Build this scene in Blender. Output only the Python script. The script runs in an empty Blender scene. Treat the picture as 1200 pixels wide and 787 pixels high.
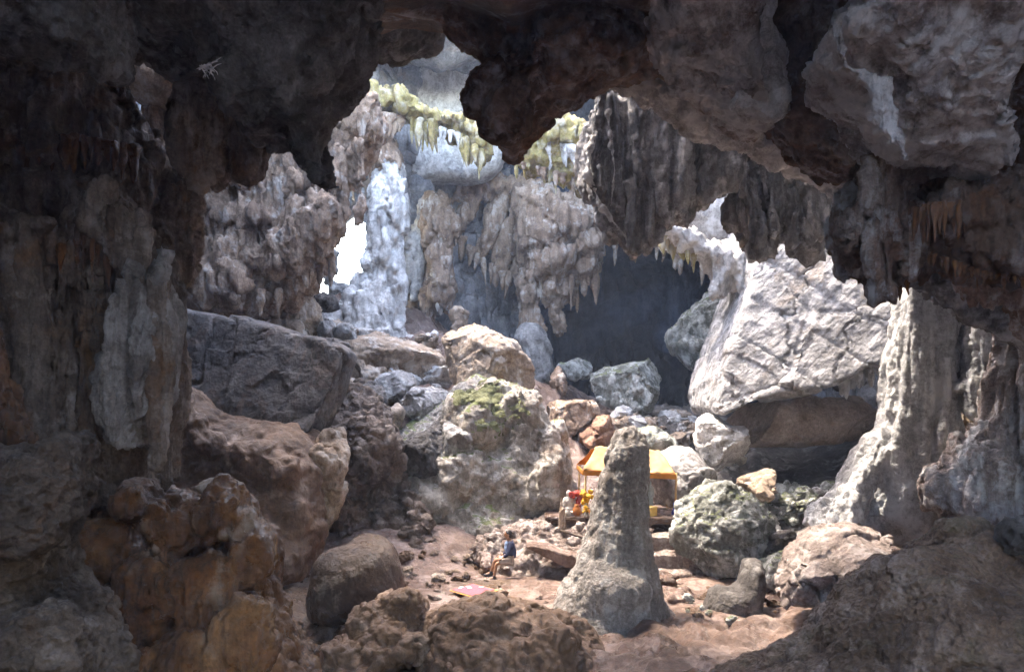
import bpy, bmesh, math, random, time, zlib
import numpy as np
from mathutils import Vector, Matrix

T0 = time.time()
rnd = random.Random(7)
scene = bpy.context.scene
COL = scene.collection

# ------------------------------------------------------------------ camera geometry
FPX, HOR, CAMZ = 850.0, 480.0, 5.0

def P(px, py, Y):
    """world point seen at photograph pixel (px, py) at distance Y"""
    return np.array([(px - 600.0) / FPX * Y, Y, CAMZ + (HOR - py) / FPX * Y])

# ------------------------------------------------------------------ numpy noise
_rs = np.random.RandomState(11)
_PERM = np.concatenate([_rs.permutation(256)] * 3).astype(np.int32)
_g = _rs.normal(size=(256, 3)); _g /= np.linalg.norm(_g, axis=1)[:, None]
_GR = _g.astype(np.float32)
_CP = _rs.rand(256, 3).astype(np.float32)

def perlin(p):
    p = np.asarray(p, np.float32)
    i = np.floor(p).astype(np.int32); f = p - i
    i &= 255
    u = f * f * f * (f * (f * 6 - 15) + 10)
    out = np.zeros(len(p), np.float32)
    for dx in (0, 1):
        wx = u[:, 0] if dx else 1 - u[:, 0]
        a = _PERM[i[:, 0] + dx]
        for dy in (0, 1):
            wy = u[:, 1] if dy else 1 - u[:, 1]
            b = _PERM[a + i[:, 1] + dy]
            for dz in (0, 1):
                wz = u[:, 2] if dz else 1 - u[:, 2]
                g = _GR[_PERM[b + i[:, 2] + dz] & 255]
                d = g[:, 0] * (f[:, 0] - dx) + g[:, 1] * (f[:, 1] - dy) + g[:, 2] * (f[:, 2] - dz)
                out += wx * wy * wz * d
    return out * 1.5

def fbm(p, o=4, g=.5, l=2.07):
    a, s = 1.0, 0.0
    q = np.array(p, np.float32)
    for k in range(o):
        s = s + a * perlin(q + 17.3 * k); a *= g; q = q * l
    return s

def billow(p, o=2, g=.45):
    a, s = 1.0, 0.0
    q = np.array(p, np.float32)
    for k in range(o):
        s = s + a * np.abs(perlin(q + 9.1 * k)); a *= g; q = q * 2.2
    return s

def cells(p):
    """nearest feature point: F1, F2, tilt value (facet plane)"""
    p = np.asarray(p, np.float32)
    i = np.floor(p).astype(np.int32)
    n = len(p)
    f1 = np.full(n, 9.0, np.float32); f2 = f1.copy(); tilt = np.zeros(n, np.float32)
    for dx in (-1, 0, 1):
        for dy in (-1, 0, 1):
            for dz in (-1, 0, 1):
                c = i + np.array((dx, dy, dz), np.int32)
                h = _PERM[(_PERM[(_PERM[c[:, 0] & 255] + c[:, 1]) & 255] + c[:, 2]) & 255]
                q = c + _CP[h]
                e = p - q
                d = np.sqrt((e * e).sum(1))
                t = (e * _GR[(h * 7 + 3) & 255]).sum(1) + (_CP[h, 0] - .5) * .5
                m = d < f1
                f2 = np.where(m, f1, np.minimum(f2, d))
                f1 = np.where(m, d, f1); tilt = np.where(m, t, tilt)
    return f1, f2, tilt

# ------------------------------------------------------------------ volumes -> meshes
def chaikin(pts, it=2):
    p = np.array(pts, float)
    for _ in range(it):
        q = np.roll(p, -1, 0)
        p = np.stack([.78 * p + .22 * q, .22 * p + .78 * q], 1).reshape(-1, 2)
    return p

def poly_dist(X, Z, poly):
    """signed distance (positive inside) to a closed polygon"""
    d2 = np.full(X.shape, 1e18); ins = np.zeros(X.shape, bool)
    a = poly; b = np.roll(poly, -1, 0)
    for (x0, z0), (x1, z1) in zip(a, b):
        ex, ez = x1 - x0, z1 - z0
        L = ex * ex + ez * ez + 1e-12
        t = np.clip(((X - x0) * ex + (Z - z0) * ez) / L, 0, 1)
        d2 = np.minimum(d2, (X - x0 - t * ex) ** 2 + (Z - z0 - t * ez) ** 2)
        c = (z0 > Z) != (z1 > Z)
        xi = x0 + (Z - z0) * ex / (ez if abs(ez) > 1e-9 else 1e-9)
        ins ^= c & (X < xi)
    return np.where(ins, 1, -1) * np.sqrt(d2)

class Field:
    def __init__(s):
        s.pr = []
    def poly(s, pts, Y, tf, tb=None, R=None, n=2.3, gx=0., gy=0., it=2, k=.15):
        """outline in photograph pixels at distance Y; tf/tb = how far it bulges towards / away"""
        tb = tf if tb is None else tb
        pts = chaikin(pts, it)
        c = pts.mean(0)
        w = []
        for x, y in pts:
            w.append(P(x, y, Y + gx * (x - c[0]) / 100 + gy * (y - c[1]) / 100))
        w = np.array(w)
        A = np.c_[np.ones(len(w)), w[:, 0], w[:, 2]]
        if abs(gx) + abs(gy) > 0:
            co = np.linalg.lstsq(A, w[:, 1], rcond=None)[0]
        else:
            co = np.array([Y, 0, 0])
        lo = w.min(0); hi = w.max(0)
        lo[1] -= tf + .3; hi[1] += tb + .3
        pl = w[:, [0, 2]]
        def f(xs, ys, zs):
            X, Z = np.meshgrid(xs, zs, indexing='ij')
            d = poly_dist(X, Z, pl)
            r = R or max(d.max(), .05)
            u = np.maximum(1 - np.minimum(d / r, 1), 0)
            yc = co[0] + co[1] * X + co[2] * Z
            v = ys[None, :, None] - yc[:, None, :]
            v = np.abs(np.where(v < 0, v / tf, v / tb))
            return (((u[:, None, :] ** n + v ** n) ** (1 / n)) - 1) * min(r, tf)
        s.pr.append((lo, hi, f, k)); return s
    def cap(s, a, b, r1, r2, k=.12):
        a = np.asarray(a, float); b = np.asarray(b, float); r = max(r1, r2)
        lo = np.minimum(a, b) - r; hi = np.maximum(a, b) + r
        ab = b - a; L = (ab * ab).sum() + 1e-9
        def f(xs, ys, zs):
            x = xs[:, None, None]; y = ys[None, :, None]; z = zs[None, None, :]
            t = np.clip(((x - a[0]) * ab[0] + (y - a[1]) * ab[1] + (z - a[2]) * ab[2]) / L, 0, 1)
            d = np.sqrt((x - a[0] - t * ab[0]) ** 2 + (y - a[1] - t * ab[1]) ** 2 + (z - a[2] - t * ab[2]) ** 2)
            return d - (r1 + (r2 - r1) * t)
        s.pr.append((lo, hi, f, k)); return s
    def pcap(s, a, b, Y, r1, r2, dy=0., k=.12):
        """tapered rib between two photograph points at distance Y; radii in photograph pixels"""
        return s.cap(P(a[0], a[1], Y), P(b[0], b[1], Y + dy), r1 * Y / FPX, r2 * Y / FPX, k)
    def ell(s, c, r, k=.2):
        c = np.asarray(c, float); r = np.asarray(r, float)
        def f(xs, ys, zs):
            x = (xs[:, None, None] - c[0]) / r[0]; y = (ys[None, :, None] - c[1]) / r[1]; z = (zs[None, None, :] - c[2]) / r[2]
            return (np.sqrt(x * x + y * y + z * z) - 1) * r.min()
        s.pr.append((c - r, c + r, f, k)); return s
    def pell(s, px, py, Y, rx, rz, ry=None, k=.2):
        q = Y / FPX
        return s.ell(P(px, py, Y), (rx * q, (ry if ry is not None else (rx + rz) / 2 * q), rz * q), k)
    def chop(s, n=9, lo=.58, hi=.86, seed=1):
        """split the block along n flat planes facing outwards, mostly the near side"""
        s.cuts = (n, lo, hi, seed); return s
    def mesh(s, h):
        lo = np.min([p[0] for p in s.pr], 0) - 3 * h - .25
        hi = np.max([p[1] for p in s.pr], 0) + 3 * h + .25
        n = np.ceil((hi - lo) / h).astype(int) + 1
        ax = [lo[i] + h * np.arange(n[i]) for i in range(3)]
        V = np.full(tuple(n), 1.0, np.float32)
        for j, (l, u, f, k) in enumerate(s.pr):
            m = 3 * h + 2 * k
            i0 = [max(0, int((l[i] - m - lo[i]) / h)) for i in range(3)]
            i1 = [min(n[i], int((u[i] + m - lo[i]) / h) + 2) for i in range(3)]
            sl = tuple(slice(i0[i], i1[i]) for i in range(3))
            g = f(*[ax[i][sl[i]] for i in range(3)]).astype(np.float32)
            o = V[sl]
            if k > 0:
                t = np.clip(.5 + .5 * (g - o) / k, 0, 1)
                V[sl] = g * (1 - t) + o * t - k * t * (1 - t)
            else:
                V[sl] = np.minimum(o, g)
        if getattr(s, 'cuts', None):
            cn, cl, ch, sd = s.cuts
            r = random.Random(sd)
            I = np.argwhere(V < 0); a0, a1 = lo + I.min(0) * h, lo + I.max(0) * h
            c = (a0 + a1) / 2; hs = (a1 - a0) / 2
            for _ in range(cn):
                nn = np.array((r.uniform(-1, 1), -abs(r.gauss(.2, .9)), r.uniform(-.75, 1.)))
                if r.random() < .3: nn = np.array((r.uniform(-.5, .5), r.uniform(-.6, .1), 1.))
                nn /= np.linalg.norm(nn)
                d = np.sqrt(((nn * hs) ** 2).sum()) * r.uniform(cl, ch)
                g = (ax[0] - c[0])[:, None, None] * nn[0] + (ax[1] - c[1])[None, :, None] * nn[1] + (ax[2] - c[2])[None, None, :] * nn[2] - d
                V = np.maximum(V, g.astype(np.float32))
        V[0] = V[-1] = 1; V[:, 0] = V[:, -1] = 1; V[:, :, 0] = V[:, :, -1] = 1
        return surface_nets(V, lo, h)

def surface_nets(V, lo, h):
    S = V < 0
    nx, ny, nz = V.shape
    cnt = np.zeros((nx - 1, ny - 1, nz - 1), np.int8)
    for dx in (0, 1):
        for dy in (0, 1):
            for dz in (0, 1):
                cnt += S[dx:nx - 1 + dx, dy:ny - 1 + dy, dz:nz - 1 + dz]
    act = (cnt > 0) & (cnt < 8)
    I = np.argwhere(act)
    idx = np.full(act.shape, -1, np.int64); idx[act] = np.arange(len(I))
    acc = np.zeros((len(I), 3)); num = np.zeros(len(I))
    cor = [(a, b, c) for a in (0, 1) for b in (0, 1) for c in (0, 1)]
    val = {c: V[I[:, 0] + c[0], I[:, 1] + c[1], I[:, 2] + c[2]] for c in cor}
    for a in cor:
        for axis in range(3):
            if a[axis]: continue
            b = list(a); b[axis] = 1; b = tuple(b)
            va, vb = val[a], val[b]
            m = (va < 0) != (vb < 0)
            t = np.where(m, va / np.where(m, va - vb, 1), 0)
            pt = np.tile(np.array(a, float), (len(I), 1)); pt[:, axis] += t
            acc[m] += pt[m]; num[m] += 1
    verts = lo + (I + acc / num[:, None]) * h
    quads = []
    for axis in range(3):
        sl0 = [slice(None)] * 3; sl1 = [slice(None)] * 3
        sl0[axis] = slice(0, -1); sl1[axis] = slice(1, None)
        A = S[tuple(sl0)]; B = S[tuple(sl1)]
        E = np.argwhere(A != B)
        u, v = (axis + 1) % 3, (axis + 2) % 3
        E = E[(E[:, u] > 0) & (E[:, v] > 0) & (E[:, u] < V.shape[u] - 1) & (E[:, v] < V.shape[v] - 1)]
        inside = A[E[:, 0], E[:, 1], E[:, 2]]
        def at(du, dv):
            q = E.copy(); q[:, u] -= du; q[:, v] -= dv
            return idx[q[:, 0], q[:, 1], q[:, 2]]
        q = np.stack([at(1, 1), at(0, 1), at(0, 0), at(1, 0)], 1)
        q[~inside] = q[~inside][:, ::-1]
        quads.append(q)
    return verts, np.concatenate(quads)

def normals(v, q):
    a = v[q[:, 2]] - v[q[:, 0]]; b = v[q[:, 3]] - v[q[:, 1]]
    fn = np.cross(a, b)
    n = np.zeros_like(v)
    for k in range(4):
        for c in range(3):
            n[:, c] += np.bincount(q[:, k], fn[:, c], len(v))
    return n / (np.linalg.norm(n, axis=1)[:, None] + 1e-12)

# ------------------------------------------------------------------ surface characters (real relief)
def relief(v, q, style, s=1.0, amp=1.0, seed=0.0):
    v = v.astype(np.float64)
    o = np.array((seed * 13.7, seed * 7.1, seed * 3.3))
    for step in style:
        n = normals(v, q)
        kind = step[0]; f = step[1] * (1.0 / s); a = step[2] * s * amp
        p = (v + o) * f
        if kind == 'fbm':
            d = fbm(p, 5) * a
        elif kind == 'lump':
            d = (billow(p, 2) - .35) * 2 * a
        elif kind == 'pit':
            d = -np.clip(.45 - np.abs(perlin(p)) * 2.2 - .35 * perlin(p * .37 + 5), 0, .5) * 2 * a
        elif kind == 'ridge':
            d = (1 - 2 * billow(p, 3)) * a * .6
        elif kind == 'crack':
            w = np.c_[p[:, 0] + .3 * perlin(p * 3), p[:, 1], p[:, 2] + .3 * perlin(p * 3 + 9)]
            d = -np.clip(1 - np.abs(perlin(w + 4)) / (.022 + .02 * np.abs(perlin(p * 2.1))), 0, 1) * a
        elif kind == 'flute':
            w = fbm(p * np.array((.35, .35, .10)), 3) * .45
            r = np.c_[p[:, 0] + w, p[:, 1] + .7 * w, p[:, 2] * .09]
            d = ((billow(r, 3, .5)) - .4) * 1.7 * a
        elif kind == 'drape':
            w = fbm(p * .5, 3)
            r = np.c_[p[:, 0] + .25 * w, p[:, 1] + .25 * w, p[:, 2] * .12 + .2 * w]
            ph = v[:, 2] * f * .45 + .9 * perlin(np.c_[p[:, 0] * .8, p[:, 1] * .8, p[:, 2] * .25]) + .5 * np.abs(perlin(r * 2))
            t = ph - np.floor(ph)
            d = (np.sqrt(1 - t) * .75 + billow(r * 1.6, 2) * .9 - .75) * a
        elif kind == 'facet':
            w = np.c_[fbm(p * .8, 3), fbm(p * .8 + 31, 3), fbm(p * .8 + 57, 3)] * .25
            f1, f2, t = cells(p + w)
            d = (t - np.clip(.12 - (f2 - f1), 0, .12) * 2.2) * a
        elif kind == 'cobble':
            f1, f2, t = cells(p)
            d = np.clip(f2 - f1, 0, .45) * 2 * a - .4 * a
        elif kind == 'strata':
            r = p @ np.array(step[3])
            w = perlin(p * .35) * .3
            ph = r + w; t = ph - np.floor(ph)
            kk = perlin(np.c_[np.floor(ph) * 3.7, np.floor(ph) * 1.3 + p[:, 0] * .2, p[:, 2] * .2])
            d = (kk * .8 - np.clip(.12 - t, 0, .12) * 4) * a
        elif kind == 'scallop':
            f1, f2, t = cells(p * np.array((1, 1, .6)))
            d = (f1 * f1 - .3) * a
        v = v + n * d[:, None]
    return v

STY = {
    'flow':    [('fbm', .25, .25), ('flute', .7, .5), ('flute', 1.9, .24), ('flute', 4.5, .08), ('fbm', 3, .03)],
    'drape':   [('fbm', .3, .35), ('drape', .7, .45), ('flute', 1.6, .32), ('flute', 4, .09), ('fbm', 4, .03)],
    'boulder': [('fbm', .3, .16), ('facet', .5, .26), ('crack', .35, .16), ('facet', 1.5, .09), ('crack', .9, .06), ('fbm', 1.8, .05), ('fbm', 6, .022)],
    'curtain': [('fbm', .3, .2), ('flute', .8, .55), ('flute', 2.2, .26), ('flute', 5, .09), ('fbm', 4, .025)],
    'slab':    [('fbm', .25, .12), ('facet', .3, .16), ('crack', .22, .14), ('strata', 1.0, .09, (.55, .2, .8)), ('crack', .8, .05), ('fbm', 1.8, .05), ('fbm', 6, .02)],
    'lump':    [('fbm', .4, .35), ('ridge', .9, .2), ('fbm', 1.6, .12), ('pit', 2.4, .12), ('ridge', 4, .045), ('fbm', 8, .015)],
    'mud':     [('fbm', .3, .4), ('lump', .8, .2), ('fbm', 1.4, .1), ('pit', 1.3, .1), ('fbm', 4, .03), ('fbm', 9, .012)],
    'ceiling': [('fbm', .3, .28), ('ridge', .45, .16), ('pit', .7, .2), ('crack', .45, .14), ('fbm', 1.5, .09), ('pit', 2.2, .09), ('ridge', 4, .035), ('pit', 6, .04), ('fbm', 9, .015)],
    'bank':    [('fbm', .4, .2), ('cobble', 2.2, .18), ('facet', 3, .05), ('cobble', 4.5, .07), ('fbm', 4, .03)],
    'smooth':  [('fbm', .35, .22), ('scallop', .8, .09), ('crack', .5, .04), ('fbm', 2, .05), ('fbm', 6, .018)],
}

# ------------------------------------------------------------------ objects
NV = [0]
RAW = {}
def link_mesh(name, v, q, mat, parent=None, origin=None, smooth=True, mats=None, fmat=None):
    v = np.asarray(v, np.float64); q = np.asarray(q)
    if origin is None and parent is None:
        origin = np.array([(v[:, 0].min() + v[:, 0].max()) / 2, (v[:, 1].min() + v[:, 1].max()) / 2, v[:, 2].min()])
    if origin is None: origin = np.zeros(3)
    origin = np.asarray(origin, float)
    me = bpy.data.meshes.new(name)
    k = q.shape[1]
    me.vertices.add(len(v)); me.vertices.foreach_set('co', (v - origin).astype(np.float32).ravel())
    me.loops.add(q.size); me.loops.foreach_set('vertex_index', q.astype(np.int32).ravel())
    me.polygons.add(len(q))
    me.polygons.foreach_set('loop_start', (np.arange(len(q)) * k).astype(np.int32))
    me.polygons.foreach_set('use_smooth', np.full(len(q), smooth))
    for m in (mats or [mat]): me.materials.append(m)
    if fmat is not None: me.polygons.foreach_set('material_index', fmat.astype(np.int32))
    me.update(calc_edges=True)
    o = bpy.data.objects.new(name, me); COL.objects.link(o)
    if parent is not None:
        o.parent = parent; o.location = origin - np.array(wloc(parent))
    else:
        o.location = origin
    NV[0] += len(v)
    return o

def wloc(o):
    l = Vector((0, 0, 0))
    while o is not None:
        l = l + o.location; o = o.parent
    return l

def tag(o, label, cat, group=None, kind=None):
    if label: o['label'] = label
    if cat: o['category'] = cat
    if group: o['group'] = group
    if kind: o['kind'] = kind
    return o

def struct(o):
    o['kind'] = 'structure'; return o

def stone(name, field, h, style, mat, label=None, cat=None, s=1.0, amp=1.0, seed=None, parent=None, group=None):
    v, q = field.mesh(h)
    st = STY[style] if isinstance(style, str) else style
    v = relief(v, q, st, s, amp, (zlib.crc32((label or name + str(NV[0] % 97)).encode()) % 4000) / 100 if seed is None else seed)
    org = None
    if parent is not None:
        org = np.array([(v[:, 0].min() + v[:, 0].max()) / 2, (v[:, 1].min() + v[:, 1].max()) / 2, v[:, 2].max()])
    o = link_mesh(name, v, q, mat, parent, org)
    RAW[o.name] = (v, q)
    if label: tag(o, label, cat, group)
    return o

def patch(o, name, mat, center, rad, up=.25, thick=.05, amp=.05):
    """a growth lying on the surface of o round a point: its faces lifted off and thickened"""
    v, q = RAW[o.name]; n = normals(v, q)
    d = np.linalg.norm((v - np.asarray(center)) / np.asarray(rad), axis=1) + .55 * fbm(v * 1.3, 4)
    m = (d < 1) & (n[:, 2] > up - .3 * perlin(v * 2))
    qq = q[m[q].all(1)]
    if len(qq) < 12: print('patch empty', name, o.name); return None
    us, inv = np.unique(qq, return_inverse=True); qq = inv.reshape(qq.shape)
    vv = v[us]; nn = n[us]
    h = thick * np.clip((1 - d[us]) * 3, .1, 1) + np.abs(perlin(vv * 6)) * amp + np.abs(perlin(vv * 14)) * amp * .5
    return link_mesh(name, vv + nn * h[:, None], qq, mat, o, vv.mean(0))

def F(): return Field()

def box_mesh(bm, c, size, rot=None, bevel=0.0):
    m = Matrix.LocRotScale(Vector(c), rot, Vector(size))
    r = bmesh.ops.create_cube(bm, size=1.0, matrix=m)
    if bevel:
        es = list({e for vv in r['verts'] for e in vv.link_edges})
        bmesh.ops.bevel(bm, geom=es, offset=bevel, segments=2, affect='EDGES', profile=.6)

def tube(bm, pts, radii, seg=8):
    pts = [Vector(p) for p in pts]
    rings = []
    for i, p in enumerate(pts):
        d = (pts[min(i + 1, len(pts) - 1)] - pts[max(i - 1, 0)]).normalized()
        a = d.orthogonal().normalized(); b = d.cross(a)
        r = radii[i] if hasattr(radii, '__len__') else radii
        rings.append([bm.verts.new(p + (a * math.cos(t) + b * math.sin(t)) * r) for t in [2 * math.pi * k / seg for k in range(seg)]])
    for r0, r1 in zip(rings, rings[1:]):
        # consistent orthogonal start may twist: match nearest vertex
        off = min(range(seg), key=lambda k: (r1[k].co - r0[0].co).length)
        r1[:] = r1[off:] + r1[:off]
        for k in range(seg):
            bm.faces.new((r0[k], r0[(k + 1) % seg], r1[(k + 1) % seg], r1[k]))
    bm.faces.new(rings[0][::-1]); bm.faces.new(rings[-1])

def bm_obj(name, bm, mat, parent=None, loc=(0, 0, 0), smooth=True, world=True):
    """bm holds world coordinates; the object gets its origin at loc"""
    loc = Vector(loc)
    bmesh.ops.recalc_face_normals(bm, faces=bm.faces)
    bmesh.ops.translate(bm, verts=bm.verts, vec=-loc)
    me = bpy.data.meshes.new(name); bm.to_mesh(me); bm.free()
    me.materials.append(mat)
    for p in me.polygons: p.use_smooth = smooth
    o = bpy.data.objects.new(name, me); COL.objects.link(o)
    if parent is not None:
        o.parent = parent; o.location = loc - wloc(parent)
    else:
        o.location = loc
    return o

def empty(name, loc, label, cat, group=None):
    o = bpy.data.objects.new(name, None); COL.objects.link(o)
    o.location = loc; o.empty_display_size = .2
    return tag(o, label, cat, group)

# ------------------------------------------------------------------ materials
def nd(nt, t, **kw):
    n = nt.nodes.new(t)
    for k, v in kw.items(): setattr(n, k, v)
    return n

def rock(name, cols, streak=.3, crust=None, crust_amt=.0, moss=0., moss_col=(.10, .13, .03), bump=.5, rough=.85, wet=0., scale=1.0, fine=1.0, bdist=.06, bed=0., grain=.16):
    m = bpy.data.materials.new(name); m.use_nodes = True
    nt = m.node_tree; L = nt.links.new
    bs = nt.nodes['Principled BSDF']
    geo = nd(nt, 'ShaderNodeNewGeometry')
    rot = nd(nt, 'ShaderNodeMapping'); rot.inputs['Rotation'].default_value = (0, bed, 0)
    L(geo.outputs['Position'], rot.inputs['Vector'])
    mp = nd(nt, 'ShaderNodeMapping'); mp.inputs['Scale'].default_value = (2.2 * scale, 2.2 * scale, .2 * scale)
    L(rot.outputs[0], mp.inputs['Vector'])
    def noise(sc, det=6, ro=.6, dist=0., vec=None):
        n = nd(nt, 'ShaderNodeTexNoise')
        n.inputs['Scale'].default_value = sc; n.inputs['Detail'].default_value = det
        n.inputs['Roughness'].default_value = ro; n.inputs['Distortion'].default_value = dist
        L(vec or geo.outputs['Position'], n.inputs['Vector'])
        return n.outputs['Fac']
    def math_(op, a, b=None, c=None, clamp=False):
        n = nd(nt, 'ShaderNodeMath', operation=op); n.use_clamp = clamp
        for i, x in enumerate((a, b, c)):
            if x is None: continue
            if isinstance(x, (int, float)): n.inputs[i].default_value = x
            else: L(x, n.inputs[i])
        return n.outputs[0]
    def mix(fac, a, b, bt='MIX'):
        n = nd(nt, 'ShaderNodeMix', data_type='RGBA', blend_type=bt)
        if isinstance(fac, (int, float)): n.inputs[0].default_value = fac
        else: L(fac, n.inputs[0])
        for sck, x in ((n.inputs[6], a), (n.inputs[7], b)):
            if isinstance(x, tuple): sck.default_value = x + (1,)
            else: L(x, sck)
        return n.outputs[2]
    def ramp(x, pts):
        r = nd(nt, 'ShaderNodeValToRGB')
        e = r.color_ramp.elements
        while len(e) < len(pts): e.new(.5)
        for k, (p, c) in enumerate(pts):
            e[k].position = p; e[k].color = (c + (1,)) if isinstance(c, tuple) else (c, c, c, 1)
        L(x, r.inputs[0]); return r.outputs[0]
    n1 = noise(.55 * scale, 8, .62, .6)
    n2 = noise(1.0, 6, .6, .4, mp.outputs[0])
    f = math_('ADD', math_('MULTIPLY', n1, 1 - streak), math_('MULTIPLY', n2, streak))
    c = ramp(f, [(.34, cols[0]), (.5, cols[1]), (.66, cols[2])])
    if len(cols) > 3:
        k = ramp(noise(.8 * scale, 7, .65, 1.2), [(.54, 0.), (.66, 1.)])
        c = mix(math_('MULTIPLY', k, .75), c, cols[3])
    n3 = noise(7 * scale, 10, .7)
    c = mix(1.0, c, ramp(n3, [(.3, .55 if fine else 1.), (.55, 1.0), (.75, 1.35)]), 'MULTIPLY')
    c = mix(1.0, c, ramp(noise(24 * scale, 5, .7), [(.3, .72), (.5, 1.0), (.72, 1.3)]), 'MULTIPLY')
    if crust is not None:
        k = ramp(math_('ADD', noise(1.3 * scale, 9, .68, .3), math_('MULTIPLY', n2, .35)), [(.78 - crust_amt * .35, 0.), (.9 - crust_amt * .35, 1.)])
        c = mix(math_('MULTIPLY', k, .85), c, crust)
    if moss > 0:
        sx = nd(nt, 'ShaderNodeSeparateXYZ'); L(geo.outputs['Normal'], sx.inputs[0])
        k = math_('ADD', math_('MULTIPLY', sx.outputs[2], .55), noise(.7 * scale, 8, .65))
        k = ramp(k, [(1.02 - moss * .4, 0.), (1.14 - moss * .4, 1.)])
        c = mix(math_('MULTIPLY', k, .85), c, moss_col)
    L(c, bs.inputs['Base Color'])
    if wet > 0:
        k = ramp(noise(.9 * scale, 5, .6), [(.40, max(.08, rough - .75 * wet)), (.62, rough)])
        L(k, bs.inputs['Roughness'])
    else:
        bs.inputs['Roughness'].default_value = rough
    bs.inputs['Specular IOR Level'].default_value = .35 if wet == 0 else .5
    # fine relief
    h1 = noise(3.5 * scale, 14, .74)
    vo = nd(nt, 'ShaderNodeTexVoronoi'); vo.inputs['Scale'].default_value = 9 * scale
    L(geo.outputs['Position'], vo.inputs['Vector'])
    h2 = noise(2.2, 6, .6, .3, mp.outputs[0])
    hh = math_('ADD', math_('ADD', h1, math_('MULTIPLY', vo.outputs['Distance'], grain)), math_('MULTIPLY', h2, .35 + streak))
    b = nd(nt, 'ShaderNodeBump'); b.inputs['Strength'].default_value = min(1., bump * 1.35); b.inputs['Distance'].default_value = bdist * 3.6
    L(hh, b.inputs['Height']); L(b.outputs[0], bs.inputs['Normal'])
    return m

def plain(name, col, rough=.7, var=.25, scale=12., bump=.15, trans=0.):
    m = bpy.data.materials.new(name); m.use_nodes = True
    nt = m.node_tree; L = nt.links.new; bs = nt.nodes['Principled BSDF']
    tc = nd(nt, 'ShaderNodeTexCoord')
    n = nd(nt, 'ShaderNodeTexNoise'); n.inputs['Scale'].default_value = scale; n.inputs['Detail'].default_value = 6
    L(tc.outputs['Object'], n.inputs['Vector'])
    r = nd(nt, 'ShaderNodeValToRGB')
    r.color_ramp.elements[0].position = .3; r.color_ramp.elements[1].position = .7
    r.color_ramp.elements[0].color = tuple(x * (1 - var) for x in col) + (1,)
    r.color_ramp.elements[1].color = tuple(min(1, x * (1 + var)) for x in col) + (1,)
    L(n.outputs['Fac'], r.inputs[0]); L(r.outputs[0], bs.inputs['Base Color'])
    bs.inputs['Roughness'].default_value = rough
    b = nd(nt, 'ShaderNodeBump'); b.inputs['Strength'].default_value = bump; b.inputs['Distance'].default_value = .02
    L(n.outputs['Fac'], b.inputs['Height']); L(b.outputs[0], bs.inputs['Normal'])
    if trans > 0:
        tr = nd(nt, 'ShaderNodeBsdfTranslucent'); L(r.outputs[0], tr.inputs[0])
        mx = nd(nt, 'ShaderNodeMixShader'); mx.inputs[0].default_value = trans
        L(bs.outputs[0], mx.inputs[1]); L(tr.outputs[0], mx.inputs[2])
        L(mx.outputs[0], nt.nodes['Material Output'].inputs[0])
    return m
SKY, SUNE, SUNA, EXPO, HAZE = .15, .43, 6, 4.75, .001
# ================================================================== materials
GREY  = rock('grey_limestone', [(.12, .115, .115), (.25, .24, .235), (.42, .405, .395)], .35, (.5, .5, .49), .25)
PALE  = rock('pale_limestone', [(.26, .25, .25), (.50, .49, .48), (.68, .67, .66)], .3, (.75, .75, .75), .35, bump=.6)
WHITE = rock('white_calcite', [(.33, .34, .36), (.57, .58, .60), (.75, .755, .77)], .55, (.78, .79, .81), .3, bump=.7)
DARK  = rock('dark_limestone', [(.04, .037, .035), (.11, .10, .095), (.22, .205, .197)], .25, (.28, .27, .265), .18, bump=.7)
CHAR  = rock('sooty_limestone', [(.10, .098, .10), (.23, .225, .228), (.38, .375, .38)], .65, (.55, .54, .55), .2)
BROWN = rock('brown_mud_stone', [(.055, .028, .014), (.135, .075, .042), (.23, .145, .095)], .2, (.30, .22, .17), .1, wet=.5, rough=.7)
RUST  = rock('rusty_flowstone', [(.03, .013, .006), (.12, .05, .018), (.27, .135, .058), (.21, .08, .026)], .45, (.27, .20, .155), .08, wet=.8, rough=.6)
PINK  = rock('pinkish_flowstone', [(.15, .10, .073), (.31, .215, .155), (.48, .375, .295)], .5, (.55, .5, .46), .2, bump=.6)
TAN   = rock('tan_flowstone', [(.17, .12, .085), (.32, .245, .185), (.47, .39, .32)], .35, (.5, .46, .42), .2)
OCHRE = rock('ochre_flowstone', [(.17, .12, .05), (.32, .265, .10), (.46, .41, .22), (.30, .22, .15)], .4, (.42, .39, .32), .3)
MOSSY = rock('mossy_limestone', [(.16, .145, .125), (.33, .30, .265), (.51, .48, .44), (.27, .20, .15)], .4, (.58, .55, .51), .25, moss=.12, bump=.7)
GREEN = rock('greenish_limestone', [(.10, .105, .09), (.25, .265, .24), (.46, .47, .45)], .3, (.62, .65, .64), .4, moss=.1, moss_col=(.16, .19, .08), bump=.9, scale=1.3)
FLOOR = rock('trodden_clay', [(.075, .042, .029), (.145, .09, .069), (.235, .165, .138)], .0, (.29, .22, .195), .3, wet=1., rough=.7, bump=.5)
WALL  = rock('blue_grey_wall', [(.11, .11, .12), (.22, .22, .235), (.35, .345, .355), (.24, .19, .165)], .3, (.4, .39, .39), .15, bump=.6)
NEARC = rock('brown_ceiling', [(.04, .023, .015), (.12, .07, .045), (.26, .18, .135), (.18, .07, .025)], .15, (.34, .30, .29), .2, bump=.8)
LOBE  = rock('crusted_ceiling', [(.15, .11, .10), (.36, .31, .295), (.58, .53, .52), (.18, .09, .055)], .2, (.68, .66, .66), .5, bump=.9)
COLM  = rock('flowstone_column', [(.055, .036, .026), (.18, .13, .098), (.37, .29, .235), (.23, .115, .05)], .65, (.44, .37, .32), .15, bump=.7)
BANK  = rock('rubble_masonry', [(.12, .085, .07), (.29, .22, .19), (.48, .40, .37)], .0, (.56, .5, .47), .3, bump=.8, scale=2)
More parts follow.
